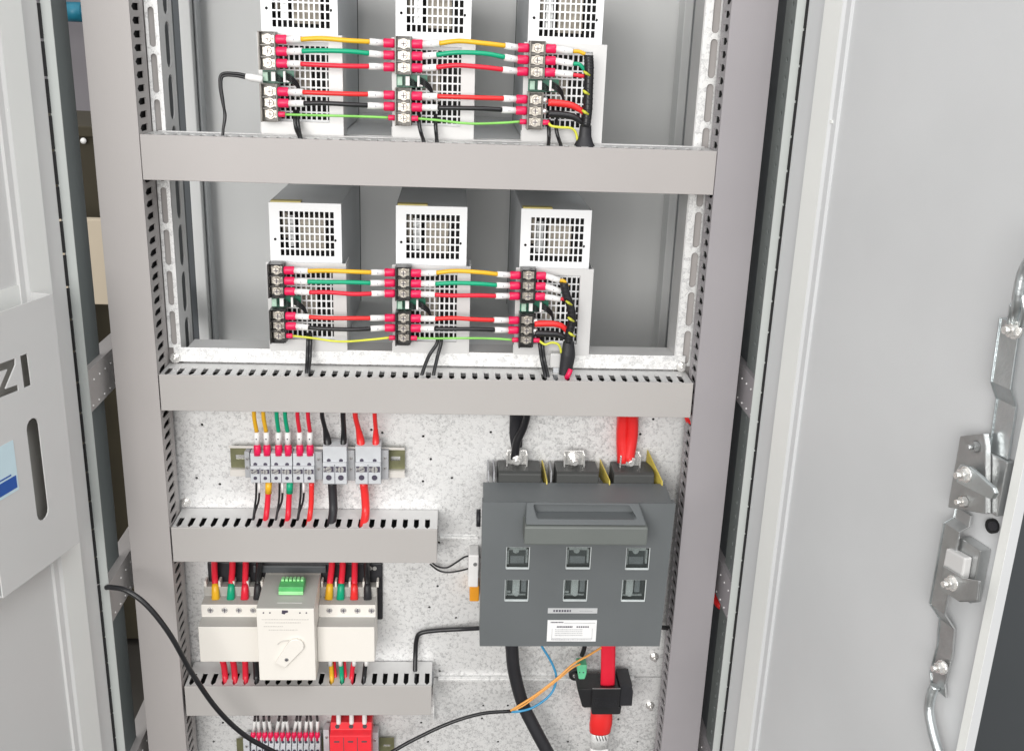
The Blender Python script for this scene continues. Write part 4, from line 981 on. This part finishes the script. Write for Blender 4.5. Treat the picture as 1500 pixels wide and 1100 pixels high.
MB().tube(rw([(1370,1004,.010),(1364,1018,.012),(1361,1040,.013),(1366,1070,.014),(1375,1102,.014),(1384,1135,.014)]), .0045, 14).build('lock_rod', 'zinc', rd)
q = DR.q(1236, 183); m = MB(); m.box(0, 1, 0, 1, 0, 1, 0, lambda x, y, z: DR.w(DR.q(1218, 183, .0035)[0]-.002+.004*x, .0032+.002*y, q[1]+.003*z)); m.build('door_tab', 'doorw', rd)

# neighbour cabinet, dark, beyond the right door's edge
a = P(1500, 900, .15)
t = thing('neighbour_cabinet', (.95, .5, 0), 'dark slate cabinet side beyond the edge of the open right door', 'cabinet')
MB().box(.62, 1.5, .10, .60, 0, 2.0).build('side_panel', 'shaft', t, .004)
MB().box(.66, 1.46, .092, .0995, .1, 1.9).build('front_panel', 'shaft', t, .003)

# ------------------------------------------------------------------ camera, light, render
cd = bpy.data.cameras.new('camera'); cam = bpy.data.objects.new('camera', cd); col.objects.link(cam)
from mathutils import Matrix
mt_ = Matrix((rt, up, -fw)).transposed().to_4x4(); mt_.translation = CAM; cam.matrix_world = mt_
cd.sensor_width = 36; cd.lens = 36*FP/1500; cd.clip_start = .01; cd.clip_end = 100
sc.camera = cam
w = bpy.data.worlds.new('World'); sc.world = w; w.use_nodes = True; nt = w.node_tree; bg = nt.nodes['Background']
tc = nt.nodes.new('ShaderNodeTexCoord'); sp = nt.nodes.new('ShaderNodeSeparateXYZ'); rp = nt.nodes.new('ShaderNodeValToRGB'); mr = nt.nodes.new('ShaderNodeMapRange')
mr.inputs['From Min'].default_value = -1; nt.links.new(tc.outputs['Generated'], sp.inputs[0]); nt.links.new(sp.outputs['Z'], mr.inputs['Value']); nt.links.new(mr.outputs['Result'], rp.inputs['Fac'])
e = rp.color_ramp.elements; e[0].position = .2; e[0].color = (.36, .35, .36, 1); e[1].position = .75; e[1].color = (.985, .985, .975, 1)
nt.links.new(rp.outputs['Color'], bg.inputs['Color']); bg.inputs['Strength'].default_value = 1.02
def area(name, loc, tgt, sx, sy, pw, c):
    l = bpy.data.lights.new(name, 'AREA'); l.shape = 'RECTANGLE'; l.size = sx; l.size_y = sy; l.energy = pw; l.color = c
    o = bpy.data.objects.new(name, l); col.objects.link(o); o.location = loc
    o.rotation_euler = (Vector(tgt)-Vector(loc)).to_track_quat('-Z', 'Y').to_euler()
area('window_light', (-1.1, -3.8, 2.1), (0, 0, 1.2), 2.6, 1.8, 125, (1, .98, .95))
area('ceiling_light', (.9, -1.6, 3.6), (0, 0, 1.1), 1.4, 1.4, 22, (.95, .98, 1))
sc.view_settings.view_transform = 'Standard'; sc.view_settings.look = 'None'; sc.view_settings.exposure = 0
sc.render.engine = 'CYCLES'
sc.cycles.max_bounces = 6; sc.cycles.diffuse_bounces = 3; sc.cycles.transparent_max_bounces = 6
